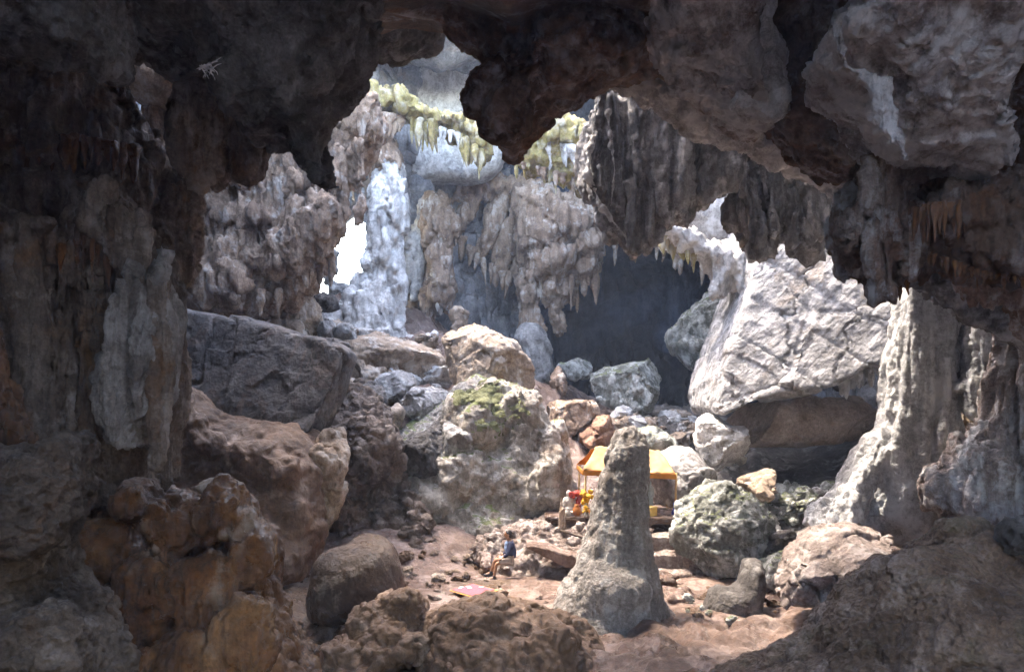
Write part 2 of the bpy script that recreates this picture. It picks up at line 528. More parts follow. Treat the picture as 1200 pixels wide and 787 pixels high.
SLABM = rock('smooth_block', [(.045, .043, .043), (.088, .085, .088), (.15, .145, .148), (.135, .10, .085)], .15, (.2, .19, .185), .1, bump=.5)

# ================================================================== the setting
SUN = Vector((-.33, .22, .92)).normalized()

FC = np.array([  # floor heights (x, y, z)
 (0,18,0),(-3,20,0),(3,20,0),(0,22,0),(-4,16,0),(-3,14,-.1),(6,19,.1),(8,17,.5),(-6,20,.4),(0,14,.1),(4,14,.3),(0,8,.2),(-9,10,0),(9,10,.8),(0,0,.3),(0,-8,.3),(-9,-5,.3),(9,-5,.3),
 (-4,25,1.2),(-8,26,2.2),(-6,33,6),(-9,36,8.6),(-10.5,41,11.3),(-7,44,11),(-4,40,9),(0,36,6.5),(2,32,4),(4,27,.9),(4,31,2.8),(6,36,4.5),(7,42,5),(10,48,5),(0,48,7),(12,55,4.5),
 (8,24,.6),(9.5,26,1.8),(13,27,2.2),(12,22,1.0),(18,30,4),(-14,25,4),(-16,36,9),(-20,46,12),(20,60,5),(0,62,6),(-6,54,9),(20,18,2),(5.5,22,.1),(2,25,.6)])
def floor_z(x, y):
    x = np.atleast_1d(np.asarray(x, float)); y = np.atleast_1d(np.asarray(y, float))
    w = 1.0 / (((x[:, None] - FC[:, 0]) ** 2 + (y[:, None] - FC[:, 1]) ** 2) ** 1.75 + .6)
    return (w * FC[:, 2]).sum(1) / w.sum(1)

def sheet(name, xs, ys, zf, mat, keep=None):
    X, Y = np.meshgrid(xs, ys, indexing='ij')
    v = np.c_[X.ravel(), Y.ravel(), zf(X.ravel(), Y.ravel())]
    i = np.arange(len(xs) * len(ys)).reshape(len(xs), len(ys))
    q = np.stack([i[:-1, :-1], i[1:, :-1], i[1:, 1:], i[:-1, 1:]], -1).reshape(-1, 4)
    if keep is not None:
        c = v[q].mean(1); q = q[keep(c)]
    return link_mesh(name, v, q, mat, origin=np.zeros(3))

def fz_detail(x, y):
    z = floor_z(x, y)
    p = np.c_[x, y, z * .5]
    rough = np.clip((y - 23) / 6, 0, 1) + np.clip((-2.5 - x) / 3, 0, 1) * np.clip((19 - y) / 3, 0, 1)
    near = np.clip((18.3 - y) / 1.5, 0, 1)
    d = fbm(p * .5, 4) * .12 + fbm(p * 1.9 + 7, 4) * .045 + (billow(p * .9, 3) - .3) * (.5 * rough + .3 * near)
    pits = -np.clip(.35 - np.abs(perlin(p * 1.7 + 3)) * 2.0, 0, .35) * .35 * near
    return z + d + pits
ys_ = np.concatenate([np.arange(-12, 8, .5), np.arange(8, 28, .075), np.arange(28, 72, .3)])
xs_ = np.concatenate([np.arange(-30, -10, .5), np.arange(-10, 12, .075), np.arange(12, 32, .5)])
fl = struct(sheet('cave_floor', xs_, ys_, fz_detail, FLOOR))
MUDF = rock('wet_brown_mud', [(.035, .019, .011), (.085, .05, .03), (.16, .105, .07)], .0, (.2, .14, .1), .15, wet=1.0, rough=.6)
fl.data.materials.append(MUDF)
_c = np.array([p.center[:] for p in fl.data.polygons])
_m = np.maximum((-2.9 - _c[:, 0]) * .8 + (18.6 - _c[:, 1]) * .35, 0) - .35 + .9 * fbm(_c * .6, 4)
_m = (_m > 0) & (_c[:, 1] < 21) & (_c[:, 0] < 0)
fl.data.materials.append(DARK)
_d = (_c[:, 1] + .8 * fbm(_c * .8, 3) > 22.6) & (_c[:, 0] > 6.2)  # floor coloured dark to stand for the shade under the overhang slab
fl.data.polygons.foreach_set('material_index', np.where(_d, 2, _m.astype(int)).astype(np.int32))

def sstep(a, b, x):
    t = np.clip((x - a) / (b - a), 0, 1); return t * t * (3 - 2 * t)

def ceil_z(x, y):
    base = 10.9 + .30 * np.clip(y - 8, 0, 20) + 9.0 * sstep(16.5, 21, y) - .0 * y
    p = np.c_[x * .12, y * .12, np.zeros_like(x)]
    d = fbm(p, 3) * 1.6 + (billow(np.c_[x * .4, y * .4, x * 0], 3) - .4) * 1.2
    far = sstep(18, 22, y)
    side = -.035 * np.clip(np.abs(x - 1) - 6, 0, 20) ** 2 * (1 - .5 * far)
    return base + d * (.35 + .65 * far) + np.maximum(side, -6) + far * .6
def hole(c):
    x, y = c[:, 0], c[:, 1]
    r = ((x - HX) / HRX) ** 2 + ((y - HY) / HRY) ** 2 + .35 * fbm(np.c_[x * .25, y * .25, x * 0], 3)
    near = ((x - 2.0) / 7.0) ** 2 + ((y + 2.0) / 5.5) ** 2 + .3 * fbm(np.c_[x * .4, y * .4, x * 0 + 5], 2) < 1  # unseen roof gap over the camera, added for fill on near rocks
    return ~near & ((r > 1) | (y > 41) | (x < -11.5 + 1.2 * perlin(np.c_[y * .3, y * 0, y * 0])))
HX, HY, HRX, HRY = -3.2, 29.7, 14.4, 11.2
cz = sheet('cave_ceiling', np.arange(-32, 34, .28), np.arange(-14, 74, .28), ceil_z, NEARC, hole)
sm = cz.modifiers.new('thickness', 'SOLIDIFY'); sm.thickness = 1.6; sm.offset = 1
cz.data.flip_normals(); sm.offset = -1
struct(cz)
cz.data.materials.append(WALL)
_c = np.array([p.center[1] for p in cz.data.polygons])
cz.data.polygons.foreach_set('material_index', (_c > 18.5).astype(np.int32))

WP = [(-10, -7), (-10.5, 0), (-11, 8), (-12, 16), (-14, 24), (-15.5, 30), (-14.5, 36), (-12.8, 41), (-8, 45), (-4, 50), (3, 54), (9, 68), (21, 69), (22, 54), (20.5, 38), (19, 28), (16, 20), (13, 14), (11.5, 8), (10.5, 0), (10, -7), (0, -9.5), (-10, -7)]
def wall_sheet():
    w = np.array(WP, float)
    # round the plan a little
    w = chaikin(w[:-1], 2); w = np.vstack([w, w[:1]])
    seg = np.linalg.norm(np.diff(w, axis=0), axis=1); s = np.r_[0, np.cumsum(seg)]
    n = int(s[-1] / .2)
    t = np.linspace(0, s[-1], n, endpoint=False)
    X = np.interp(t, s, w[:, 0]); Y = np.interp(t, s, w[:, 1])
    zs = np.arange(-1.5, 31, .2)
    v = np.stack([np.repeat(X, len(zs)), np.repeat(Y, len(zs)), np.tile(zs, n)], 1)
    i = np.arange(n * len(zs)).reshape(n, len(zs)); j = np.roll(i, -1, 0)
    q = np.stack([i[:, :-1], i[:, 1:], j[:, 1:], j[:, :-1]], -1).reshape(-1, 4)
    c = v[q].mean(1)
    # way out in the back left wall, its rim ragged
    px = 600 + c[:, 0] / c[:, 1] * FPX; py = HOR - (c[:, 2] - CAMZ) / c[:, 1] * FPX
    opening = chaikin([(345, 300), (378, 215), (396, 165), (440, 165), (458, 240), (456, 300), (450, 350), (405, 400), (345, 410), (335, 350)], 2)
    inside = (poly_dist(px, py, opening) > 0) & (c[:, 1] > 20)
    fill_opening = (np.abs(c[:, 0] - FILL_GAP[0]) < FILL_GAP[1]) & (c[:, 1] < -5) & (c[:, 2] < FILL_GAP[2])  # unseen gap behind the camera, added to let in fill light
    above = c[:, 2] > ceil_z(c[:, 0], c[:, 1]) + 3.
    q = q[~(inside | fill_opening | above)]
    v = relief(v, q, [('fbm', .12, 1.2), ('drape', .32, .8), ('strata', .35, .35, (.75, .2, .65)), ('flute', 1.1, .28), ('fbm', .9, .16), ('lump', 2.0, .08)])
    return v, q
FILL_GAP = (4.0, 3.5, 5.5)
v, q = wall_sheet()
SHADE_BLUE = rock('shade_blue_rock', [(.016, .022, .036), (.042, .056, .088), (.08, .10, .145)], .4, None, bump=.6)  # recess darkness and its blue air put into the rock colour
_c = v[q].mean(1)
cw = link_mesh('cave_wall', v, q, None, origin=np.zeros(3), mats=[WALL, SHADE_BLUE], fmat=(_c[:, 1] > 53.5 + 1.5 * perlin(_c * .3)).astype(int))
sm = cw.modifiers.new('thickness', 'SOLIDIFY'); sm.thickness = .8; sm.offset = -1
struct(cw)
print('setting', NV, time.time() - T0)

# ================================================================== far wall formations
def drips(parent, line, Y, n, lmin, lmax, r, mat, dy=.6, proto=None, sub='stalactite'):
    """n hanging tips under a photograph-pixel line, each a part of the formation"""
    line = np.array(line, float)
    s = np.r_[0, np.cumsum(np.linalg.norm(np.diff(line, axis=0), axis=1))]
    for k in range(n):
        t = (k + .5 + rnd.uniform(-.35, .35)) / n * s[-1]
        x = np.interp(t, s, line[:, 0]); y = np.interp(t, s, line[:, 1])
        q = Y / FPX
        o = bpy.data.objects.new(sub, rnd.choice(TIPS)[mat]); COL.objects.link(o)
        o.parent = parent
        w = Vector(P(x, y, Y + rnd.uniform(-dy, dy)))
        o.location = w - wloc(parent)
        rr = r * q * rnd.uniform(.6, 1.3); L = rnd.uniform(lmin, lmax) * q
        o.scale = (rr, rr, L); o.rotation_euler = (rnd.uniform(-.05, .05), rnd.uniform(-.05, .05), rnd.uniform(0, 6.3))

TIPM = {'pink': PINK, 'pale': PALE, 'ochre': OCHRE, 'rust': RUST, 'char': CHAR, 'white': WHITE}
TIPS = []
for k in range(6):
    ns, nr = 14, 22
    th = np.arange(ns) / ns * 2 * math.pi
    vs_, bx_, by_ = [], rnd.uniform(-.5, .5), rnd.uniform(-.5, .5)
    pw = rnd.uniform(.6, 1.1); blunt = rnd.uniform(.08, .22)
    for i in range(nr):
        t = i / (nr - 1)
        z = .10 - 1.10 * t
        r0 = ((1 - t) ** pw) * (1 - blunt) + blunt * min(1, (1 - t) * 12)
        r0 = max(r0 * (1 + .16 * math.sin(t * 9 + k)), .01) * (1 if i else .55)
        pp = np.c_[np.cos(th) * 1.5 + k * 9, np.sin(th) * 1.5, np.full(ns, z * 1.6)]
        r = r0 * (1 + .75 * (np.abs(perlin(pp)) + .5 * np.abs(perlin(pp * 2.3)) - .35))
        r = r + r0 * .12 * perlin(np.c_[pp[:, 0] * 2, pp[:, 1] * 2, np.full(ns, z * 9)])
        vs_.append(np.c_[np.cos(th) * r + bx_ * t * t, np.sin(th) * r + by_ * t * t, np.full(ns, z)])
    v = np.concatenate(vs_ + [np.array([[0, 0, .11]]), np.array([[bx_, by_, -1.01]])])
    i = np.arange(nr * ns).reshape(nr, ns); j = np.roll(i, -1, 1)
    q = np.stack([i[:-1], i[1:], j[1:], j[:-1]], -1).reshape(-1, 4)
    top = np.stack([np.full(ns, nr * ns), i[0], j[0], np.full(ns, nr * ns)], 1)[:, [0, 1, 2]]
    bot = np.stack([np.full(ns, nr * ns + 1), j[-1], i[-1]], 1)
    q = np.concatenate([np.concatenate([q[:, [0, 1, 2]], q[:, [0, 2, 3]]]), top, bot])
    d = {}
    for key, mt in TIPM.items():
        o = link_mesh('stalactite', v, q, mt, origin=np.zeros(3)); d[key] = o.data
        bpy.data.objects.remove(o)
    TIPS.append(d)

f = F()
f.poly([(372,140),(440,140),(470,170),(466,212),(452,216),(438,200),(424,192),(412,198),(402,208),(392,214),(380,210),(370,180)], 40.5, 1.0, 1.2)
o = stone('lintel', f, .11, 'drape', PINK, 'rock lintel with ragged drips over the daylight opening', 'rock')
drips(o, [(392, 210), (412, 196), (440, 202)], 40.2, 6, 8, 24, 4, 'pink')
f = F()
f.poly([(340,360),(356,350),(372,354),(392,350),(408,358),(420,392),(400,420),(350,415)], 38, 1.0, 1.5).chop(6, .6, .9, 8)
stone('sill_rock', f, .1, 'boulder', GREY, 'rough grey rock sill under the daylight opening', 'rock')
for (a, b, r1, r2, lab) in [((404,195),(408,238),6,2,'short stalactite hanging into the top of the daylight opening'),((424,200),(421,262),7,2,'longer stalactite crossing the top right of the daylight opening'),((389,300),(384,330),7,4,'stubby rock tooth at the lower left of the daylight opening'),((398,345),(405,368),12,9,'rounded rock on the sill of the daylight opening'),((378,362),(384,385),14,10,'dark lump on the lower sill of the daylight opening')]:
    f = F(); f.pcap(a, b, 40.5, r1, r2); stone('stalactite' if a[1] < 250 else 'rock', f, .1, 'drape', GREY, lab, 'stalactite' if a[1] < 250 else 'rock', s=.6)
# pale formation to the right of the opening
f = F()
f.poly([(398,368),(406,346),(416,328),(430,314),(436,280),(438,235),(446,195),(476,190),(466,260),(466,340),(472,385),(490,402),(470,418),(440,420),(412,408),(396,382)], 40, 1.6, 1.2, gy=-.8)
for a, b, r1, r2 in [((452,230),(448,390),9,15),((434,325),(422,395),6,12),((410,355),(406,392),6,9),((466,215),(462,380),9,10),((448,350),(465,405),6,12)]:
    f.pcap(a, b, 39.3, r1, r2)
stone('flowstone_cascade', f, .12, 'drape', PALE, 'bright pale flowstone cascade at the right edge of the daylight opening', 'flowstone')

f = F()
f.poly([(505,228),(496,250),(486,285),(470,305),(457,326),(464,342),(478,348),(490,336),(502,318),(507,285)], 45, 1.0, .8)
for a, b, r1, r2 in [((500,240),(470,338),7,4),((503,250),(484,350),6,3),((495,260),(459,330),5,4)]:
    f.pcap(a, b, 44.2, r1, r2)
stone('drapery', f, .13, 'drape', PALE, 'slanted pale drapery with ragged tip hanging left of the long banded column', 'drapery')
f = F()
f.poly([(498,232),(520,228),(532,255),(530,300),(532,345),(525,362),(512,358),(508,400),(495,408),(494,370),(500,330),(498,280)], 44, 1.2, 1.0)
f.pell(513, 262, 43.4, 15, 22); f.pell(516, 300, 43.2, 14, 20); f.pell(518, 335, 43.2, 14, 18)
f.pcap((502, 345), (498, 405), 43.6, 6, 5)
o = stone('banded_column', f, .13, 'drape', PINK, 'long banded column of stacked pale drapes reaching down to the slope', 'column')
drips(o, [(506, 350), (531, 352)], 43.5, 6, 12, 26, 4, 'pale')
f = F(); f.pcap((484, 342), (478, 382), 45, 6, 8); f.pcap((482, 340), (487, 372), 44.8, 5, 5)
stone('stalagmite', f, .12, 'drape', PINK, 'small reddish stub on the blue wall below the slanted pale drapery', 'stalagmite')
f = F(); f.pell(541, 366, 39, 11, 9); f.pcap((541, 368), (540, 390), 39, 8, 10)
stone('stalagmite', f, .1, 'lump', TAN, 'short knob-headed stalagmite beside the summit of the central boulder', 'stalagmite')
f = F(); f.pell(507, 398, 38, 7, 12); f.pell(503, 410, 38, 10, 9)
stone('stalagmite', f, .1, 'lump', PALE, 'tiny pale stalagmite under the banded column', 'stalagmite')

# reddish curtains across the back wall: diagonal ribs
f = F()
for a, b, r1, r2 in [((548,215),(520,240),10,8),((560,225),(535,275),9,7),((590,228),(560,305),12,8),((612,232),(585,320),12,9),((634,236),(606,330),12,9),((575,222),(610,222),12,14),((640,225),(560,215),13,13)]:
    f.pcap(a, b, 49, r1, r2, dy=rnd.uniform(-.5, .5))
o = stone('ribbed_curtain', f, .15, 'drape', PINK, 'reddish curtain of slanting ribs across the middle of the far wall', 'drapery', amp=.8)
drips(o, [(525, 262), (560, 300), (590, 320), (612, 322)], 48.6, 12, 14, 34, 5, 'pink')
f = F()
f.poly([(600,222),(650,222),(690,235),(702,265),(705,310),(690,330),(672,322),(655,335),(640,325),(622,335),(610,300),(605,260)], 47, 1.6, 1.2)
for x, y, r in [(650,250,18),(672,262,17),(690,285,14),(678,305,16),(655,300,17),(632,308,16),(640,275,15),(622,290,12)]:
    f.pell(x, y, 45.8 + rnd.uniform(-.5, .6), r, r * .9)
o = stone('bulbous_curtain', f, .14, 'drape', PINK, 'knobbly pinkish curtain of bulging lobes above the dark blue recess', 'drapery')
drips(o, [(610, 315), (640, 325), (672, 325), (702, 312)], 46, 16, 16, 46, 5.5, 'pink')
for (a, b, r1, r2, lab) in [((618,325),(624,395),9,12,'thick brown stub column at the left edge of the dark recess'),((646,322),(655,388),10,6,'pendant pinkish stalactite ending above the small flat topped boulder'),((661,318),(668,352),7,3,'thin stalactite close to the right of the pendant pinkish one')]:
    f = F(); f.pcap(a, b, 46.5, r1, r2); f.pell(a[0], a[1] + 20, 46.2, r1 * 1.15, 16)
    stone('stalactite', f, .12, 'drape', PINK, lab, 'stalactite', s=.8)
f = F(); f.poly([(600,395),(612,380),(632,378),(646,400),(652,440),(640,460),(610,455)], 44, 1.5)
stone('dark_buttress', f, .15, 'boulder', GREY, 'dark rounded buttress behind the summit of the central boulder', 'rock')

f = F()
f.poly([(560,60),(880,90),(900,300),(850,312),(800,292),(745,275),(712,290),(700,312),(660,318),(610,312),(585,250)], 51, 1.2, 12, R=2)
o = stone('recess_brow', f, .24, 'drape', SHADE_BLUE, 'dark rock brow roofing the deep blue recess in the far wall', 'rock')  # brow added to block sky light; its colour also holds the recess shade
drips(o, [(715, 290), (760, 284), (800, 296), (840, 312)], 50.5, 11, 6, 30, 5, 'pink')
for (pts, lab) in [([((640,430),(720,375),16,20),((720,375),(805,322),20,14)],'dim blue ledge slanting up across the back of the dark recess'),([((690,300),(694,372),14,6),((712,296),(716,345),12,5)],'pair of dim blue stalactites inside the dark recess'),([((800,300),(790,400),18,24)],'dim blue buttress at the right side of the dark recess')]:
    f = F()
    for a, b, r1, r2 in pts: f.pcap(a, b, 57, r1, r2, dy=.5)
    stone('recess_rock', f, .22, 'drape', SHADE_BLUE, lab, 'rock')  # dim blue here is recess shade put into the colour
# ochre ledges under the far ceiling
f = F()
f.poly([(404,105),(430,96),(470,108),(500,128),(540,140),(566,150),(572,172),(560,182),(545,160),(510,145),(480,140),(450,130),(420,128),(400,140),(392,122)], 40, .8, 2.5, gx=-.5)
o = stone('ochre_ledge', f, .13, 'drape', OCHRE, 'yellow green ledge fringed with drips under the pale far ceiling', 'ledge')
drips(o, [(482, 140), (512, 144)], 39.6, 8, 14, 40, 4.5, 'ochre')
drips(o, [(538, 158), (566, 178)], 39.2, 8, 12, 42, 4.5, 'ochre')
drips(o, [(400, 128), (470, 138)], 39.6, 14, 8, 50, 6, 'pink')
drips(o, [(500, 145), (545, 160)], 39.4, 7, 6, 18, 4, 'pale')
f = F()
f.poly([(600,170),(625,150),(655,140),(690,150),(712,175),(720,215),(700,228),(682,215),(650,205),(620,200),(604,190)], 36, 1.2, 2.5)
o = stone('ochre_shelf', f, .12, 'drape', OCHRE, 'yellow stained shelf with drips left of the big hanging curtain', 'ledge')
drips(o, [(602, 186), (640, 200), (685, 214), (705, 222)], 35.6, 13, 6, 28, 4.5, 'ochre')
drips(o, [(610, 190), (700, 216)], 35.4, 8, 8, 30, 4, 'pink')
drips(o, [(640, 168), (690, 175)], 34.8, 9, 18, 34, 6, 'pale')

# pale domed ceiling seen beyond the dark front roof
f = F()
f.poly([(380,130),(410,105),(450,92),(480,60),(520,35),(560,45),(580,100),(600,150),(590,200),(560,215),(500,215),(450,225),(420,240),(400,220),(380,180)], 47, 1.5, 3, R=2.5)
stone('pale_vault', f, .2, 'smooth', PALE, 'pale scalloped vault of the far ceiling lit from below', 'vault', amp=.8)
f = F()
f.poly([(690,150),(760,130),(850,130),(905,150),(890,290),(840,300),(800,270),(740,250),(700,240)], 34, 1.2, 3, R=2)
stone('pale_vault', f, .15, 'smooth', PALE, 'smooth pale roof patch between the two dark hanging curtains', 'vault', amp=.8)
f = F()
f.poly([(775,258),(800,262),(840,290),(868,305),(876,330),(862,345),(852,322),(842,346),(833,340),(838,315),(815,300),(785,285),(770,270)], 30, .8, 1.2)
for a, b, r1, r2 in [((850,312),(838,344),9,5),((862,312),(868,340),8,5),((780,265),(862,315),9,9)]:
    f.pcap(a, b, 29.6, r1, r2)
o = stone('flowstone_ledge', f, .1, 'flow', PALE, 'white drooping rim with stubby drips above the recess, beside the white wall', 'ledge', s=.7)
drips(o, [(772, 275), (815, 300)], 29.8, 8, 10, 26, 5, 'ochre')
print('far', NV, time.time() - T0)

# ================================================================== left side, middle distance
f = F()
f.poly([(190,165),(240,170),(300,165),(350,150),(385,120),(425,105),(447,128),(443,170),(412,190),(388,214),(374,240),(378,280),(376,302),(370,312),(366,298),(356,326),(352,330),(340,350),(318,366),(205,375),(195,300)], 31, 1.3, 2.5, R=1.2, n=3)
for i in range(46):
    x = rnd.uniform(210, 425); top = rnd.uniform(165, 275)
    if x > 330: top = min(top, 235)
    L = rnd.uniform(25, 85); r = rnd.uniform(4, 10)
    bot = min(top + L, 372 if x < 330 else 325 - max(0, x - 370) * 1.2)
    f.pcap((x, top), (x + rnd.uniform(-4, 4), bot), 29.6 + rnd.uniform(-.4, .4), r, r * rnd.uniform(.3, .8), k=.15)
for x, y, rx, rz in [(270,290,14,18),(255,300,16,14),(300,300,16,14),(240,335,18,30),(275,335,20,28),(320,300,14,26),(345,290,16,30),(370,270,16,30),(385,265,12,34),(300,255,15,14)]:
    f.pell(x, y, 29.35, rx, rz)
o = stone('stalactite_wall', f, .1, 'drape', PINK, 'broad pinkish grey wall of close packed stalactites left of the daylight opening', 'drapery', s=.8)
drips(o, [(215, 230), (270, 225), (340, 205), (400, 190)], 29.8, 22, 20, 60, 5, 'pink')
drips(o, [(225, 285), (300, 268), (380, 250)], 29.4, 18, 20, 55, 5, 'pink')
drips(o, [(215, 345), (260, 330), (320, 345), (352, 325), (394, 300)], 29.6, 16, 14, 34, 5, 'pink')
drips(o, [(385, 135), (442, 135)], 30, 10, 25, 60, 5, 'pink')
f = F()
f.pcap((374,245),(377,308),33,8,5); f.pcap((366,255),(366,310),32.6,9,5); f.pcap((362,260),(358,335),32.2,10,6)
stone('stalactite', f, .09, 'drape', GREY, 'blue grey stalactite bundle hanging against the left edge of the daylight opening', 'stalactite', s=.7)
f = F()
f.pell(352, 372, 33, 24, 30); f.pell(332, 395, 32, 22, 24); f.pcap((345,330),(352,380),33,9,20)
stone('flowstone_mound', f, .1, 'drape', TAN, 'tan flowstone hump below the daylight opening above the dark slanted block', 'flowstone', s=.8)
for pts, Y, m, lab in [
    ([(372,398),(374,378),(384,364),(394,380),(398,400)], 33, GREY, 'small pointed grey rock below the daylight opening'),
    ([(392,402),(396,384),(404,372),(416,392),(420,404)], 33.5, GREY, 'second pointed grey rock, to the right of its pair below the opening'),
    ([(342,404),(356,394),(385,396),(410,402),(414,416),(390,422),(350,416)], 26, DARK, 'black jagged ledge on the rim of the slanted grey block'),
    ([(362,352),(378,335),(394,345),(398,362),(380,368)], 36, DARK, 'dark rubble rock in the glare of the opening')]:
    f = F(); f.poly(pts, Y, 1.).chop(7, .5, .85, int(pts[0][0])); stone('rock', f, .07, 'boulder', m, lab, 'rock', s=.5)

f = F()
f.poly([(203,362),(268,372),(330,386),(372,393),(404,404),(413,414),(402,448),(386,484),(371,513),(340,506),(292,500),(262,490),(238,470),(212,440),(200,400)], 23, .9, 1.8, R=.35, n=6, gx=-.6, gy=-1.3)
stone('slanted_block', f, .055, [('facet', .22, .3), ('crack', .2, .2), ('facet', .9, .09), ('crack', .7, .07), ('fbm', 2, .04), ('fbm', 6, .02)], SLABM, 'large dark grey slanted block with a long crack, right of the flowstone column', 'boulder', amp=.75)
f = F()
f.poly([(185,440),(212,445),(240,470),(265,490),(330,502),(370,515),(380,560),(376,612),(360,660),(340,700),(290,700),(200,690),(185,590)], 20.5, 1.3, 2, gy=-1.0)
for x, y, r in [(215,470,16),(228,500,18),(245,520,18),(290,540,30),(330,555,26)]:
    f.pell(x, y, 19.6, r, r)
stone('mud_slope', f, .065, 'mud', TAN if False else BROWN, 'smooth light brown mud slope under the slanted grey block', 'slope', amp=.7)
f = F()
f.poly([(365,512),(384,488),(400,480),(404,540),(398,590),(380,625),(356,648),(362,600),(370,560)], 21, .8, 1.5)
f.chop(8, .55, .85, 4)
stone('rock_rib', f, .05, 'boulder', TAN, 'upright tan rock rib between the mud slope and the dark central cliff', 'rock', s=.7)

# ================================================================== central boulder massif
f = F()
f.poly([(455,512),(480,500),(515,470),(545,442),(600,446),(622,465),(648,500),(664,540),(668,592),(655,612),(600,622),(575,648),(545,662),(515,640),(480,600),(458,560)], 28, 2.6, 3, n=1.9, gy=-2.2)
f.pell(540, 560, 26.4, 50, 44); f.pell(505, 590, 25.8, 34, 34); f.pell(620, 520, 26.6, 30, 36); f.pell(575, 620, 25.4, 44, 26)
f.pell(590, 470, 27.6, 40, 26); f.pell(560, 500, 26.8, 36, 40); f.pell(640, 560, 26.2, 24, 60); f.pcap((655,500),(662,600),27,10,13); f.pcap((610,470),(640,600),26.4,22,26)
o = stone('central_boulder', f, .065, [('fbm', .35, .4), ('ridge', .55, .28), ('flute', 1.0, .22), ('facet', 1.2, .1), ('crack', .6, .1), ('fbm', 2, .07), ('ridge', 4, .03), ('fbm', 7, .02)], MOSSY, 'huge mossy boulder with fluted flanks behind the seated person', 'boulder', amp=.9)
f = F()
f.poly([(508,452),(512,402),(530,385),(558,376),(584,373),(602,392),(616,415),(630,440),(622,466),(565,462)], 32, 1.8, 2.2, gy=-2.)
f.chop(10, .6, .9, 5)
stone('summit_rock', f, .07, 'boulder', TAN, 'bright pale peak crowning the central boulder', 'boulder', amp=.8)
f = F()
f.poly([(385,470),(398,452),(430,455),(455,500),(465,555),(490,590),(520,630),(548,662),(500,668),(450,640),(395,645),(376,622),(374,545)], 25.5, 1.5, 3, gy=-2.0)
f.pell(430, 540, 24.2, 30, 40); f.pell(490, 630, 23.8, 34, 30); f.pell(410, 600, 23.6, 24, 36)
stone('dark_cliff', f, .065, [('fbm', .4, .5), ('facet', .8, .4), ('cobble', 1.6, .22), ('cobble', 3.6, .09), ('fbm', 3, .05)], rock('dark_brown_rock', [(.05, .036, .028), (.14, .105, .085), (.27, .215, .185), (.18, .115, .08)], .2, (.34, .29, .26), .15, bump=.8), 'dark knobbly brown cliff falling from the rubble slope to the floor', 'cliff')
for pts, Y, tf, m, lab in [
    ([(455,520),(462,502),(500,496),(545,500),(552,520),(540,545),(505,560),(470,560),(452,545)], 26, .9, DARK, 'dark overhanging slab on the left flank of the central boulder'),
    ([(512,498),(530,488),(558,495),(568,515),(556,540),(540,552),(528,540),(520,520)], 25.8, .7, GREY, 'tilted grey slab against the front of the mossy boulder'),
    ([(470,450),(492,440),(520,450),(530,470),(515,490),(490,495),(468,480)], 29.5, 1., GREY, 'grey wedge rock left of the moss covered shoulder'),
    ([(432,440),(450,425),(478,430),(492,448),(480,470),(450,476),(434,462)], 31, 1., GREY, 'brownish square rock on the rubble slope above the dark cliff'),
    ([(402,470),(412,452),(440,446),(456,460),(452,478),(425,486)], 27.5, .8, DARK, 'blue black jagged rock at the top of the dark cliff'),
    ([(464,420),(480,404),(512,408),(520,430),(510,442),(480,440),(462,436)], 35, 1., MOSSY, 'yellowish moss tinted rock left of the pale peak'),
    ([(440,490),(462,470),(475,480),(472,498),(455,508)], 28.5, .6, TAN, 'tan rock wedged between the dark slab and the cliff'),
    ([(400,505),(425,490),(446,500),(450,530),(430,548),(404,535)], 24.8, .7, TAN, 'reddish tan bulge high on the dark cliff')]:
    f = F(); f.poly(pts, Y, tf * 1.3, gy=-1.).chop(8, .5, .85, int(pts[0][0])); stone('rock', f, .055, 'boulder', m, lab, 'rock', s=.6)
f = F()
f.poly([(356,405),(372,380),(400,368),(432,382),(474,394),(516,410),(522,452),(496,474),(450,486),(412,472),(384,480),(368,450)], 34, 1.8, 2.5, gy=-2.6).chop(12, .5, .85, 77)
stone('craggy_slope', f, .08, 'boulder', TAN, 'broad sunlit craggy bedrock climbing from the dark cliff toward the daylight opening', 'rock slope', s=.8)
# moss cushions
MOSS = rock('moss', [(.07, .075, .03), (.14, .15, .065), (.24, .25, .13)], .0, None, bump=1., scale=2.5)
for cx, cy, Y, rx in [(572,458,26,.9),(596,484,25.6,.8),(575,505,25.2,.7),(545,462,26.8,.6)]:
    patch(o, 'moss_cushion', MOSS, P(cx, cy, Y), (rx, 2.2, rx * .7), .1)

